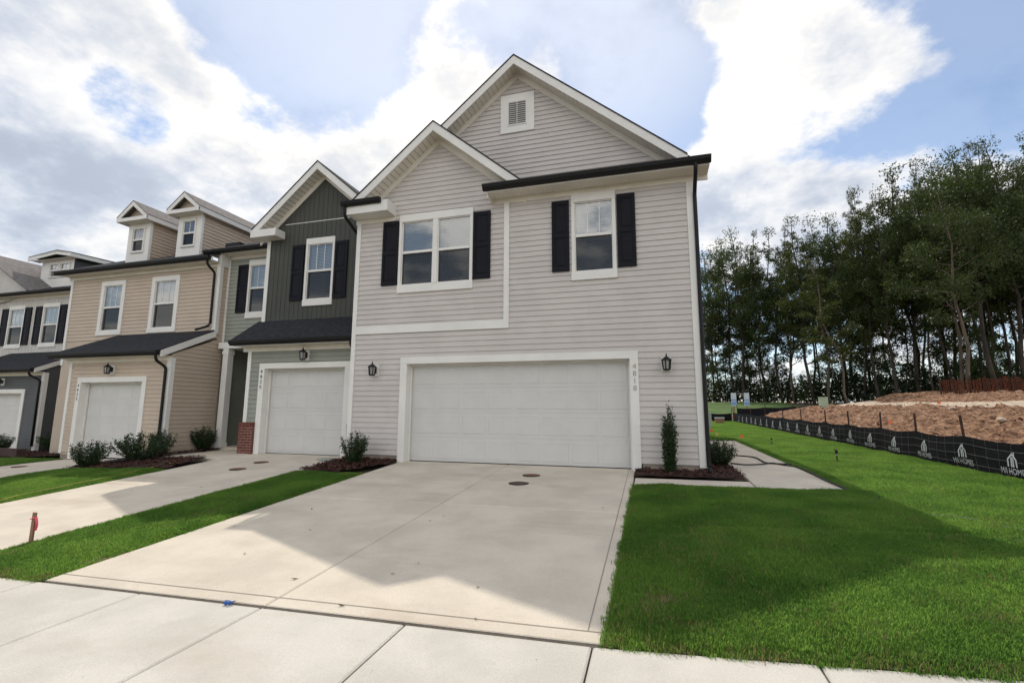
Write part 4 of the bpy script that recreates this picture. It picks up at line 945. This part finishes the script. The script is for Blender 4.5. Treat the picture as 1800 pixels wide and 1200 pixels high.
ys_ = [5.2, 7.2, 9.3] + [onX(px, py, 5.9).y for px, py in pxs]
lean_ = [(0, 0), (0, .03), (-.02, .05), (.0, .13), (.01, .04)] + [(rnd.uniform(-.03, .03), rnd.uniform(-.03, .03)) for _ in range(20)]
posts = [(5.9, y, lean_[i]) for i, y in enumerate(ys_)]
silt_fence('long black printed silt fence along the edge of the lawn', posts, (-1, 0), wires=9, logos=[10.3 + 1.4 * k - ys_[0] for k in range(-2, 20)])
yend = ys_[-1]
silt_fence('black silt fence closing off the back of the lawn', [(x, yend + .3 + .05 * i, (rnd.uniform(-.03, .03), 0)) for i, x in enumerate(rng(5.8, -2.5, 6))], (0, -1), hp=1.0, hf=.6)
silt_fence('low black silt fence along the back of the clay bank', [(6.3 + 2.1 * i, yend + .8 + .75 * i, (0, 0)) for i in range(8)], (-.3, -1), hp=1.25, hf=.95, logos=[3.0, 6.0, 9.0])
# orange barrier fence at the edge of the wood
ob = [tuple((CAMPOS + ray(1655 + 27 * i, 700) * (33.0 - .55 * i)).xy) for i in range(10)]
of = thing('barrier_fence', 'rusty orange slatted barrier fence below the tall trees', 'fence', (ob[0][0], ob[0][1], gz(*ob[0])))
for (x, y) in ob: z = gz(x, y); MB().box(x - .03, x + .03, y - .03, y + .03, z - .2, z + 1.3).build('post', 'post', of)
b = MB()
for i in range(len(ob) - 1):
    (xa, ya), (xb, yb) = ob[i], ob[i + 1]
    for k in range(9):
        t = (k + .5 + rnd.uniform(-.3, .3)) / 9; x, y = xa + (xb - xa) * t, ya + (yb - ya) * t; z = gz(x, y); s = .026; b.quad((x - s, y + s * .43, z), (x + s, y - s * .43, z), (x + s, y - s * .43, z + 1.12 + .06 * rnd.random()), (x - s, y + s * .43, z + 1.12 + .06 * rnd.random()))
    za, zb = gz(xa, ya), gz(xb, yb)
    for v in (.3, .85): b.quad((xa, ya - .03, za + v), (xb, yb - .03, zb + v), (xb, yb - .03, zb + v + .03), (xa, ya - .03, za + v + .03))
b.build('slats', 'orangef', of, kind='stuff')

# ------------------------------------------------------------------ trees
def tree_meshes(seed, kind):
    r = random.Random(seed); h = 18.0; b = MB(); lv = MB(); cl = []
    if kind == 'hardwood': cb, cr, nl, nb, r0 = .22, 3.7, 14000, 26, .16
    elif kind == 'spread': cb, cr, nl, nb, r0 = .34, 4.6, 14000, 24, .19
    elif kind == 'pine': cb, cr, nl, nb, r0 = .38, 2.6, 8000, 26, .14
    elif kind == 'slim': cb, cr, nl, nb, r0 = .28, 2.3, 7000, 19, .09
    else: cb, cr, nl, nb, r0 = .05, 6.0, 6000, 22, .16
    lean = Vector((r.uniform(-.8, .8), r.uniform(-.8, .8), 0)); tp = []
    for k in range(9):
        t = k / 8; tp.append(Vector((lean.x * t + .25 * math.sin(k * 1.3 + seed), lean.y * t + .25 * math.cos(k * 1.7 + seed), -.4 + (h * .93 + .4) * t)))
    b.tube(tp, r0, 8, .03)
    for k in range(nb):
        t = cb + (1 - cb) * ((k + r.random() * .6) / nb) * .95; q = t * 8; i = min(int(q), 7); p0 = tp[i].lerp(tp[i + 1], q - i)
        a = k * 2.4 + r.uniform(-.5, .5)
        prof = math.sin(math.pi * min(1, max(.10, (t - cb) / (1 - cb) * .82 + .2))) if kind != 'pine' else (1.05 - .75 * (t - cb) / (1 - cb))
        ln = cr * prof * r.uniform(.65, 1.1); up = r.uniform(.15, .75) if kind != 'pine' else r.uniform(-.05, .3)
        d = Vector((math.cos(a), math.sin(a), up)).normalized(); pts = [p0]
        for m_ in range(1, 5): pts.append(p0 + d * ln * m_ / 4 + Vector((r.uniform(-.18, .18), r.uniform(-.18, .18), r.uniform(-.05, .25) * m_ * .4)))
        b.tube(pts, r0 * .34 * (1.15 - t * .6), 5, .015, cap=False)
        for m_ in (2, 3, 4):
            cl.append((pts[m_], ln * (.20 + .05 * m_)))
            for _ in range(2): cl.append((pts[m_] + Vector((r.uniform(-1, 1), r.uniform(-1, 1), r.uniform(-.4, .8))) * ln * .34, ln * r.uniform(.12, .22)))
    cl.append((tp[-1], cr * .3)); cl.append((tp[-2], cr * .34))
    tot = sum(c[1] ** 2 for c in cl)
    for (c, s) in cl:
        for q in range(int(nl * s * s / tot)):
            o = Vector((r.gauss(0, 1), r.gauss(0, 1), r.gauss(0, .62)))
            if o.length > 1.9: o *= 1.2 / o.length
            p = c + o * s * .46
            sz = (r.uniform(.045, .10) if kind != 'pine' else r.uniform(.07, .13)) * (1.9 if kind == 'under' else 1); ax = Vector((r.gauss(0, 1), r.gauss(0, 1), r.gauss(0, .6))).normalized(); bx = ax.cross(Vector((r.gauss(0, 1), r.gauss(0, 1), r.gauss(0, 1)))).normalized()
            w = .62 if kind != 'pine' else .22; ln2 = 1.35 if kind != 'pine' else 1.9
            lv.quad(p - ax * sz * ln2, p + bx * sz * w, p + ax * sz * ln2, p - bx * sz * w)
    return b, lv
TREES = {}
def tree_proto(key, seed, kind, bark, leaf):
    b, lv = tree_meshes(seed, kind); TREES[key] = (b.mesh('trunk', bark, True), lv.mesh('crown', leaf))
tree_proto('hard1', 3, 'hardwood', 'bark', 'leaf'); tree_proto('hard2', 8, 'hardwood', 'bark', 'leaf2'); tree_proto('spread', 12, 'spread', 'barklight', 'leaf'); tree_proto('spread2', 17, 'spread', 'bark', 'leaf')
tree_proto('pine1', 21, 'pine', 'bark', 'needle'); tree_proto('pine2', 25, 'pine', 'barklight', 'needle'); tree_proto('slim1', 31, 'slim', 'bark', 'leaf'); tree_proto('slim2', 36, 'slim', 'barklight', 'leaf2'); tree_proto('under1', 41, 'under', 'bark', 'leaf'); tree_proto('under2', 46, 'under', 'bark', 'leaf2')
TOPX = [1225, 1262, 1290, 1320, 1352, 1390, 1420, 1450, 1480, 1505, 1525, 1560, 1600, 1640, 1690, 1740, 1800, 2200]
TOPY = [415, 395, 368, 362, 368, 370, 345, 312, 315, 300, 285, 278, 252, 230, 192, 166, 166, 175]
def plant(key, px, a, ytop, label, group=None, wide=1.0, rz=None, lean=(0, 0), name=None):
    p = CAMPOS + ray(px, 715) * a; X, Y = p.x, p.y; z = gz(X, Y); top = (CAMPOS + ray(px, ytop) * a).z; h = max(1.5, top - z)
    t = thing(name or ('pine_tree' if 'pine' in key else 'tree'), label, 'tree', (X, Y, z), group)
    for nm, me in zip(('trunk', 'crown'), TREES[key]):
        o = bpy.data.objects.new(nm, me); COL.objects.link(o); o.parent = t
    s = h / 18.0; t.scale = (s * wide, s * wide, s); t.rotation_euler = (lean[0], lean[1], rnd.random() * 6.28 if rz is None else rz)
    return t
LAB = {'hard1': ('dark leafy hardwood in the tree line beyond the clay bank', 'dark hardwoods in the tree line'), 'hard2': ('yellowish green hardwood in the tree line beyond the clay bank', 'yellowish hardwoods in the tree line'),
       'spread': ('pale barked spreading tree in the wood', 'pale barked spreading trees'), 'spread2': ('dark barked spreading tree in the wood', 'dark barked spreading trees'),
       'pine1': ('dark straight pine with a high narrow crown', 'dark pines in the wood'), 'pine2': ('pale trunked pine with a high narrow crown', 'pale trunked pines in the wood'),
       'slim1': ('slim dark young tree in the wood', 'slim dark trees'), 'slim2': ('slim yellowish young tree in the wood', 'slim yellowish trees'),
       'under1': ('low dark bushy tree under the tall ones', 'dark understorey trees'), 'under2': ('low yellowish bushy tree under the tall ones', 'yellowish understorey trees')}
def put(key, px, a, yt, **k): return plant(key, px, a, yt, LAB[key][0], LAB[key][1], **k)
plant('spread', 1712, 34.5, 290, 'tall pale trunked tree with forked limbs behind the orange fence', wide=.80, rz=1.0, lean=(0, R(-4)))
plant('spread2', 1752, 37, 215, 'tallest thick dark trunked tree behind the orange fence', wide=.85, rz=2.0)
plant('slim2', 1498, 40, 420, 'slender pale tree leaning away from the orange fence', wide=1.2, rz=.4, lean=(0, R(-9)))
tr = random.Random(5)
DEPX, DEPA = [1225, 1400, 1600, 1800, 2200], [64, 52, 43, 38, 36]
keys1 = ['hard1', 'pine1', 'hard2', 'spread2', 'slim1', 'hard1', 'pine2', 'hard2', 'spread']
px = 1232; i = 0
while px < 2080:                                           # front row
    a = interp(DEPX, DEPA, px) + tr.uniform(-1.5, 2.5); put(keys1[i % 9], px, a, interp(TOPX, TOPY, px) + tr.uniform(-6, 30), wide=tr.uniform(.55, .85)); px += tr.uniform(20, 34); i += 1
px = 1222; i = 2
while px < 2080:                                           # second and third rows
    a = interp(DEPX, DEPA, px) + tr.uniform(6, 9); put(keys1[(i * 4) % 9], px, a, interp(TOPX, TOPY, px) + tr.uniform(15, 75), wide=tr.uniform(.55, .85)); px += tr.uniform(30, 52); i += 1
px = 1200; i = 1
while px < 2080:
    a = interp(DEPX, DEPA, px) + tr.uniform(13, 19); put(['pine1', 'hard1', 'slim1', 'pine2', 'hard2'][i % 5], px, a, interp(TOPX, TOPY, px) + tr.uniform(40, 130), wide=tr.uniform(.75, 1.0)); px += tr.uniform(44, 75); i += 1
px = 1228; i = 0
while px < 2000:                                           # understorey
    a = interp(DEPX, DEPA, px) + tr.uniform(-1, 9); put(['under1', 'under2', 'under1'][i % 3], px, a, tr.uniform(540, 680), wide=tr.uniform(.6, 1.1)); px += tr.uniform(15, 28); i += 1

ug = MB(); ur = random.Random(77)
for k in range(36000):
    px = ur.uniform(1180, 2050); a = interp(DEPX, DEPA, px) + ur.uniform(1, 15); p = CAMPOS + ray(px, 715) * a; hmax = 1.2 + 2.8 * max(0, fbm(p.x * .35, p.y * .35, 4) + .5)
    q = Vector((p.x, p.y, gz(p.x, p.y) + hmax * ur.random() ** .8)); ax = Vector((ur.gauss(0, 1), ur.gauss(0, 1), ur.gauss(0, .7))).normalized(); bx = ax.cross(Vector((ur.gauss(0, 1), ur.gauss(0, 1), ur.gauss(0, 1)))).normalized(); sz = ur.uniform(.10, .24)
    sz *= .7; ug.quad(q - ax * sz * 1.3, q + bx * sz * .7, q + ax * sz * 1.3, q - bx * sz * .7)
o = ug.build('undergrowth', 'needle', kind='stuff'); o['label'] = 'dark undergrowth on the floor of the wood'; o['category'] = 'undergrowth'

for i in range(11):                                        # the wood across the street, seen only as reflections in the windows
    X = -34 + 6.2 * i + tr.uniform(-1.5, 1.5); Y = -30 - tr.uniform(0, 7); key = ['hard1', 'spread2', 'hard2', 'pine1'][i % 4]
    t = thing('pine_tree' if key == 'pine1' else 'tree', 'leafy tree in the row across the street, opposite the houses', 'tree', (X, Y, g(X, Y) - .1), 'trees across the street')
    for nm, me in zip(('trunk', 'crown'), TREES[key]):
        o = bpy.data.objects.new(nm, me); COL.objects.link(o); o.parent = t
    q = tr.uniform(.5, .72); t.scale = (q, q, q); t.rotation_euler = (0, 0, tr.random() * 6.28)

# ------------------------------------------------------------------ shrubs
def shrub_meshes(seed, h, w, ns, nl, columnar=False):
    r = random.Random(seed); st = MB(); lf = MB()
    for k in range(ns):
        a = r.random() * 6.283; out = w * .5 * (r.random() ** .6) * (1 if not columnar else .75); hh = h * (r.uniform(.62, 1.0) * (1 - .28 * (out / (w * .5))) if not columnar else r.uniform(.55, 1.0) * (1.08 - .55 * (out / (w * .5))))
        p0 = Vector((.03 * math.cos(a), .03 * math.sin(a), -.05)); p2 = Vector((out * math.cos(a), out * math.sin(a), hh)); p1 = p0.lerp(p2, .45) + Vector((math.cos(a), math.sin(a), 0)) * out * (.25 if not columnar else .35)
        pts = [p0 * (1 - t) ** 2 + p1 * 2 * t * (1 - t) + p2 * t * t for t in (0, .2, .4, .6, .8, 1)]; st.tube(pts, .006, 4, .002, cap=False)
        for q in range(nl):
            t = .12 + .88 * (q + r.random()) / nl; p = p0 * (1 - t) ** 2 + p1 * 2 * t * (1 - t) + p2 * t * t; s = r.uniform(.014, .026)
            p = p + Vector((r.gauss(0, 1), r.gauss(0, 1), r.gauss(0, .8))) * .022
            ax = Vector((r.gauss(0, 1) + math.cos(a) * .5, r.gauss(0, 1) + math.sin(a) * .5, r.gauss(.6, .6))).normalized(); bx = ax.cross(Vector((r.gauss(0, 1), r.gauss(0, 1), r.gauss(0, 1)))).normalized()
            lf.quad(p, p + ax * s + bx * s * .55, p + ax * s * 2.2, p + ax * s - bx * s * .55)
    return st.mesh('stems', 'stem'), lf.mesh('foliage', 'shrub')
SH = [shrub_meshes(1, .75, .95, 60, 75), shrub_meshes(2, .70, 1.15, 64, 75), shrub_meshes(3, .8, .75, 52, 75)]
SHC = shrub_meshes(9, 1.28, .33, 44, 110, True)
def shrub(meshes, px, py, label, s=1.0, rz=0.0, at=None):
    p = GP(px, py, g) if at is None else Vector((at[0], at[1], g(*at)))
    t = thing('shrub', label, 'shrub', (p.x, p.y, p.z + .02))
    for nm, me in zip(('stems', 'foliage'), meshes):
        o = bpy.data.objects.new(nm, me); COL.objects.link(o); o.parent = t
    t.scale = (s, s, s); t.rotation_euler = (0, 0, rz)
shrub(SH[2], 0, 0, 'bushy dark shrub in mulch left of the wide driveway', .95, .3, at=(-6.25, 9.25))
shrub(SHC, 0, 0, 'tall narrow columnar shrub against the light grey wall', 1.0, .5, at=(.30, 9.52))
shrub(SH[0], 0, 0, 'round shrub at the house corner by the side path', .85, 1.5, at=(1.30, 10.75))
shrub(SH[1], 0, 0, 'small shrub hidden behind the corner downspout', .6, 2.5, at=(1.25, 11.9))
shrub(SH[0], 152, 822, 'round shrub nearest the sidewalk in the mulch before the tan garage', 0.92, .9)
shrub(SH[1], 0, 0, 'wide sprawling shrub in the middle of the mulch bed', 1.1, 2.2, at=(-12.05, 9.0))
shrub(SH[2], 0, 0, 'upright shrub at the tan house corner beside its downspout', .95, 4.0, at=(-12.62, 9.95))
shrub(SH[2], 0, 0, 'shrub at the foot of the white porch column', 1.0, 5.1, at=(-12.62, 11.25))
shrub(SH[1], 0, 0, 'dark shrub beside the charcoal side wall', 1.15, 3.3, at=(-20.6, 12.4))
shrub(SH[0], 0, 0, 'dark shrub by the charcoal garage and planter wall', 1.0, .2, at=(-21.6, 11.2))

# ------------------------------------------------------------------ small things on the ground
def disc(px, py, r, m, label):
    p = GP(px, py, g); z = p.z + .004
    o = MB().lathe([(r + .02, -.03), (r + .02, .002), (r + .004, .004), (r, .003)], (p.x, p.y, z), 28).build('cleanout_cover', 'joint'); tag(o, label, 'cover')
    MB().lathe([(r - .004, -.02), (r - .004, .006), (r - .02, .009), (.03, .009), (.02, .014)], (p.x, p.y, z), 28).build('lid', m, o)
disc(934, 835, .145, 'rust', 'orange rusty round cover nearer the wide garage door'); disc(912, 849, .155, 'iron', 'dark brown round cover in the wide driveway')
disc(460, 812, .145, 'rust', 'rusty round cover nearer the sage garage door'); disc(419, 824, .15, 'rust', 'rusty round cover farther down the sage driveway'); disc(35, 820, .15, 'rust', 'rusty round cover in the tan driveway')
# stake with ribbon
p = GP(52, 958, g); st = thing('survey_stake', 'brown wooden survey stake with a pink ribbon', 'stake', (p.x, p.y, p.z))
MB().prism([(p.x - .03, p.y, p.z - .1), (p.x + .03, p.y - .006, p.z - .1), (p.x + .03, p.y + .012, p.z - .1), (p.x - .03, p.y + .018, p.z - .1)], (-.012, .01, .455)).build('stake', 'wood', st)
rb = MB(); cx_, cy_ = p.x - .01, p.y + .008
rb.tube([(cx_ - .034, cy_ - .012, p.z + .285), (cx_ + .032, cy_ - .018, p.z + .305), (cx_ + .036, cy_ + .016, p.z + .30)], .007, 4)
for k in range(6): rb.quad(*[(cx_ + .034 + .028 * math.sin(t * 2.6), cy_ + dx, p.z + .31 - .15 * t) for t, dx in ((k / 6, -.012), ((k + 1) / 6, -.012), ((k + 1) / 6, .016), (k / 6, .016))])
rb.build('ribbon', 'pink', st)
# fallen leaves and specks on the concrete
lr = random.Random(3); spots = [(627, 812), (548, 895), (545, 932), (780, 907), (756, 916), (690, 1009), (736, 990), (840, 1033), (518, 1018), (600, 1065), (115, 1150), (153, 1184), (1060, 893), (490, 850), (353, 857), (427, 844), (1174, 848), (950, 1160), (836, 1088), (412, 925), (430, 973), (660, 1175), (1335, 858), (1290, 862)]
for (x, y) in spots:
    p = GP(x, y, g); a = lr.random() * 6.28; l = .018 + .018 * lr.random(); w = l * .35; z = p.z + .004 - (.02 if p.y < 3.3 else 0); b = MB()
    c_, s_ = math.cos(a), math.sin(a); q = lambda u, v, h: (p.x + u * c_ - v * s_, p.y + u * s_ + v * c_, z + h)
    b.quad(q(-l, 0, .002), q(0, -w, .006), q(l, 0, .014)); b.quad(q(-l, 0, .002), q(l, 0, .014), q(.1 * l, w, .003))
    tag(b.build('fallen_leaf', 'deadleaf'), 'small dry leaf lying on the concrete', 'leaf', 'dry leaves on the concrete')
p = GP(402, 1062, g); b = MB()
for k in range(9):
    a = k * .75; pts = [(p.x + .035 * math.cos(a + j) * (.4 + .3 * j), p.y + .02 * math.sin(a * 1.7 + j), p.z + .002 + .007 * j + .006 * math.sin(k + j)) for j in range(4)]; b.tube(pts, .0035, 4)
tag(b.build('tape_scrap', 'blue'), 'crumpled scrap of blue tape at the driveway edge', 'tape')
# hoses and cords
def cord(name, pxl, r, m, label, cat, lift=.012, zf=g, sub=5):
    P = [GP(x, y, zf) for x, y in pxl]; P = [Vector((q.x, q.y, zf(q.x, q.y) + lift)) for q in P]; path = []
    for i in range(len(P) - 1):
        a, b_, c_, d_ = P[max(i - 1, 0)], P[i], P[i + 1], P[min(i + 2, len(P) - 1)]
        for k in range(sub):
            t = k / sub; path.append(.5 * ((2 * b_) + (c_ - a) * t + (2 * a - 5 * b_ + 4 * c_ - d_) * t * t + (-a + 3 * b_ - 3 * c_ + d_) * t ** 3))
    path.append(P[-1]); tag(MB().tube(path, r, 6).build(name, m, smooth=True), label, cat)
cord('garden_hose', [(1284, 801), (1312, 803), (1330, 806), (1345, 814), (1362, 816), (1392, 817)], .016, 'hose', 'black hose curving over the side path, the upper loop', 'hose', .02)
cord('garden_hose', [(1284, 815), (1310, 818), (1340, 817), (1358, 815), (1380, 819), (1402, 822), (1425, 832), (1450, 845), (1478, 857), (1500, 867), (1530, 866), (1545, 872), (1542, 885)], .014, 'hose', 'black hose trailing along the edge of the side path', 'hose', .02)
cord('irrigation_line', [(1632, 911), (1670, 914), (1700, 918), (1722, 922)], .003, 'wire', 'thin grey line lying in the shaded lawn', 'cord', .05)
cord('irrigation_line', [(1760, 932), (1780, 936), (1812, 941)], .003, 'wire', 'thin grey line lying in the sunlit lawn edge', 'cord', .05)
cord('yellow_cord', [(0, 884), (40, 873), (90, 863), (140, 852), (190, 842), (228, 834), (246, 829), (275, 822), (292, 814), (301, 818), (312, 812), (330, 806), (380, 799), (418, 795)], .005, 'yellow', 'yellow cord running along the lawn and mulch edge', 'cord', .045)
# splash block and sheet of landscape fabric
p = GP(572, 808, g); b = MB(); b.prism([(p.x - .16, p.y - .1, p.z + .0), (p.x + .2, p.y - .12, p.z), (p.x + .26, p.y + .1, p.z), (p.x - .1, p.y + .12, p.z)], (0, 0, .035)); o = b.build('splash_block', 'greybox'); tag(o, 'grey plastic splash block beside the sage garage door', 'splash block')
b = MB(); P0 = Vector((-13.0, 8.25, 0)); nx, ny = 14, 6
for j in range(ny):
    for i in range(nx): x = -13.05 + 1.5 * i / (nx - 1) + .06 * j; y = 8.30 + .7 * i / (nx - 1) + .35 * j / (ny - 1); b.v.append((x, y, g(x, y) + .075 + .03 * fbm(x * 5, y * 5, 2)))
for j in range(ny - 1):
    for i in range(nx - 1): a = j * nx + i; b.f.append((a, a + 1, a + nx + 1, a + nx))
tag(b.build('ground_sheet', 'membrane'), 'crumpled black plastic sheet lying on the mulch', 'plastic sheet')
# lawn sprinklers, irrigation stub, marker flags
def sprinkler(px, py, s, label):
    p = GP(px, py, g); t = thing('sprinkler', label, 'sprinkler', (p.x, p.y, p.z)); x, y, z = p.x, p.y, p.z
    b = MB()
    for k in range(3): a = k * 2.09 + .4; b.tube([(x, y, z + .05 * s), (x + .16 * s * math.cos(a), y + .16 * s * math.sin(a), z + .02)], .014 * s, 5)
    b.build('base', 'hose', t); MB().tube([(x, y, z + .03), (x, y, z + .2 * s)], .014 * s, 6).build('riser', 'hose', t)
    b = MB().lathe([(.02 * s, .19 * s), (.028 * s, .21 * s), (.028 * s, .26 * s), (.015 * s, .28 * s)], (x, y, z), 8); b.tube([(x, y, z + .24 * s), (x - .05 * s, y, z + .29 * s)], .010 * s, 5); b.build('head', 'hose', t)
    MB().lathe([(.022 * s, .15 * s), (.022 * s, .19 * s)], (x, y, z), 8).build('collar', 'steel', t)
sprinkler(1472, 813, 1.0, 'black lawn sprinkler on a stand, the one nearer the silt fence logos'); sprinkler(1357, 782, .8, 'black lawn sprinkler farther back near the side path')
def flag(px, py, label, m='orange', h=.22):
    p = GP(px, py, g if px < 1400 else gz); t = thing('marker_flag', label, 'flag', (p.x, p.y, p.z)); MB().tube([(p.x, p.y, p.z - .03), (p.x, p.y, p.z + h)], .003, 4).build('wire', 'steel', t)
    MB().prism([(p.x, p.y, p.z + h), (p.x + .12, p.y + .02, p.z + h - .01), (p.x + .11, p.y + .02, p.z + h - .10), (p.x, p.y, p.z + h - .09)], (0, .004, 0)).build('flag', m, t)
flag(1249, 768, 'small orange marker flag in the grass beside the grey utility box', h=.3); flag(1301, 778, 'small orange marker flag at the bend of the side path', h=.26); flag(1258, 770, 'small pale marker flag in the back lawn', 'yellow', .2)
flag(1563, 755, 'red marker flag at the foot of the clay bank', h=.3); flag(1649, 722, 'red marker flag beside the pale haul road', h=.35); flag(1390, 712, 'orange marker flag on top of the far clay', h=.4)
def gbox(name, px, py, w, d, h, m, label, cat, lidm=None):
    p = GP(px, py); t = MB(); x, y, z = p.x, p.y, p.z; t.prism([(x - w / 2, y, z - .1), (x + w / 2, y, z - .1), (x + w / 2, y + d, z - .1), (x - w / 2, y + d, z - .1)], (0, 0, h + .1)); o = t.build(name, m); tag(o, label, cat)
    b = MB(); b.prism([(x - w / 2 - .015, y - .015, z + h), (x + w / 2 + .015, y - .015, z + h), (x + w / 2 + .015, y + d + .015, z + h), (x - w / 2 - .015, y + d + .015, z + h)], (0, 0, .05)); b.build('lid', lidm or m, o)
gbox('utility_pedestal', 1450, 716, .42, .42, .62, 'green', 'pale green utility pedestal on the clay bank', 'utility box')
gbox('utility_box', 1243, 752, .5, .4, .75, 'greybox', 'grey utility box behind the house corner', 'utility box')
gbox('utility_box', 1266, 744, .55, .45, .35, 'wood', 'low tan utility box before the back silt fence', 'utility box', 'print')
for (px, lab) in ((1291, 'white and blue lot sign by the corner of the silt fences, beside its twin'), (1314, 'white and blue lot sign standing in the meadow grass')):
    a = 41.0; p = CAMPOS + ray(px, 722) * a; z = g(p.x, p.y); zt = (CAMPOS + ray(px, 690) * a).z; zb_ = (CAMPOS + ray(px, 713) * a).z
    t = thing('lot_sign', lab, 'sign', (p.x, p.y, z)); w = .21
    MB().box(p.x - .04, p.x + .04, p.y + .021, p.y + .09, z - .2, zt - .1).build('post', 'wood', t); MB().box(p.x - w, p.x + w, p.y - .02, p.y + .02, zb_, zt).build('board', 'signgrey', t)
    MB().box(p.x - w + .02, p.x + w - .02, p.y - .024, p.y - .0205, zb_ + .06, zb_ + .34).build('blue_field', 'signblue', t); MB().box(p.x - w + .02, p.x + w - .02, p.y - .024, p.y - .0205, zb_ + .42, zb_ + .56).build('blue_field', 'signblue', t); MB().lathe([(.09, 0), (.09, .004)], (0, 0, 0), 14).build('emblem', 'print', t).matrix_local = Matrix.Translation(Vector((p.x, p.y - .0205, zt - .22)) - t.location) @ Matrix.Rotation(math.pi / 2, 4, 'X')
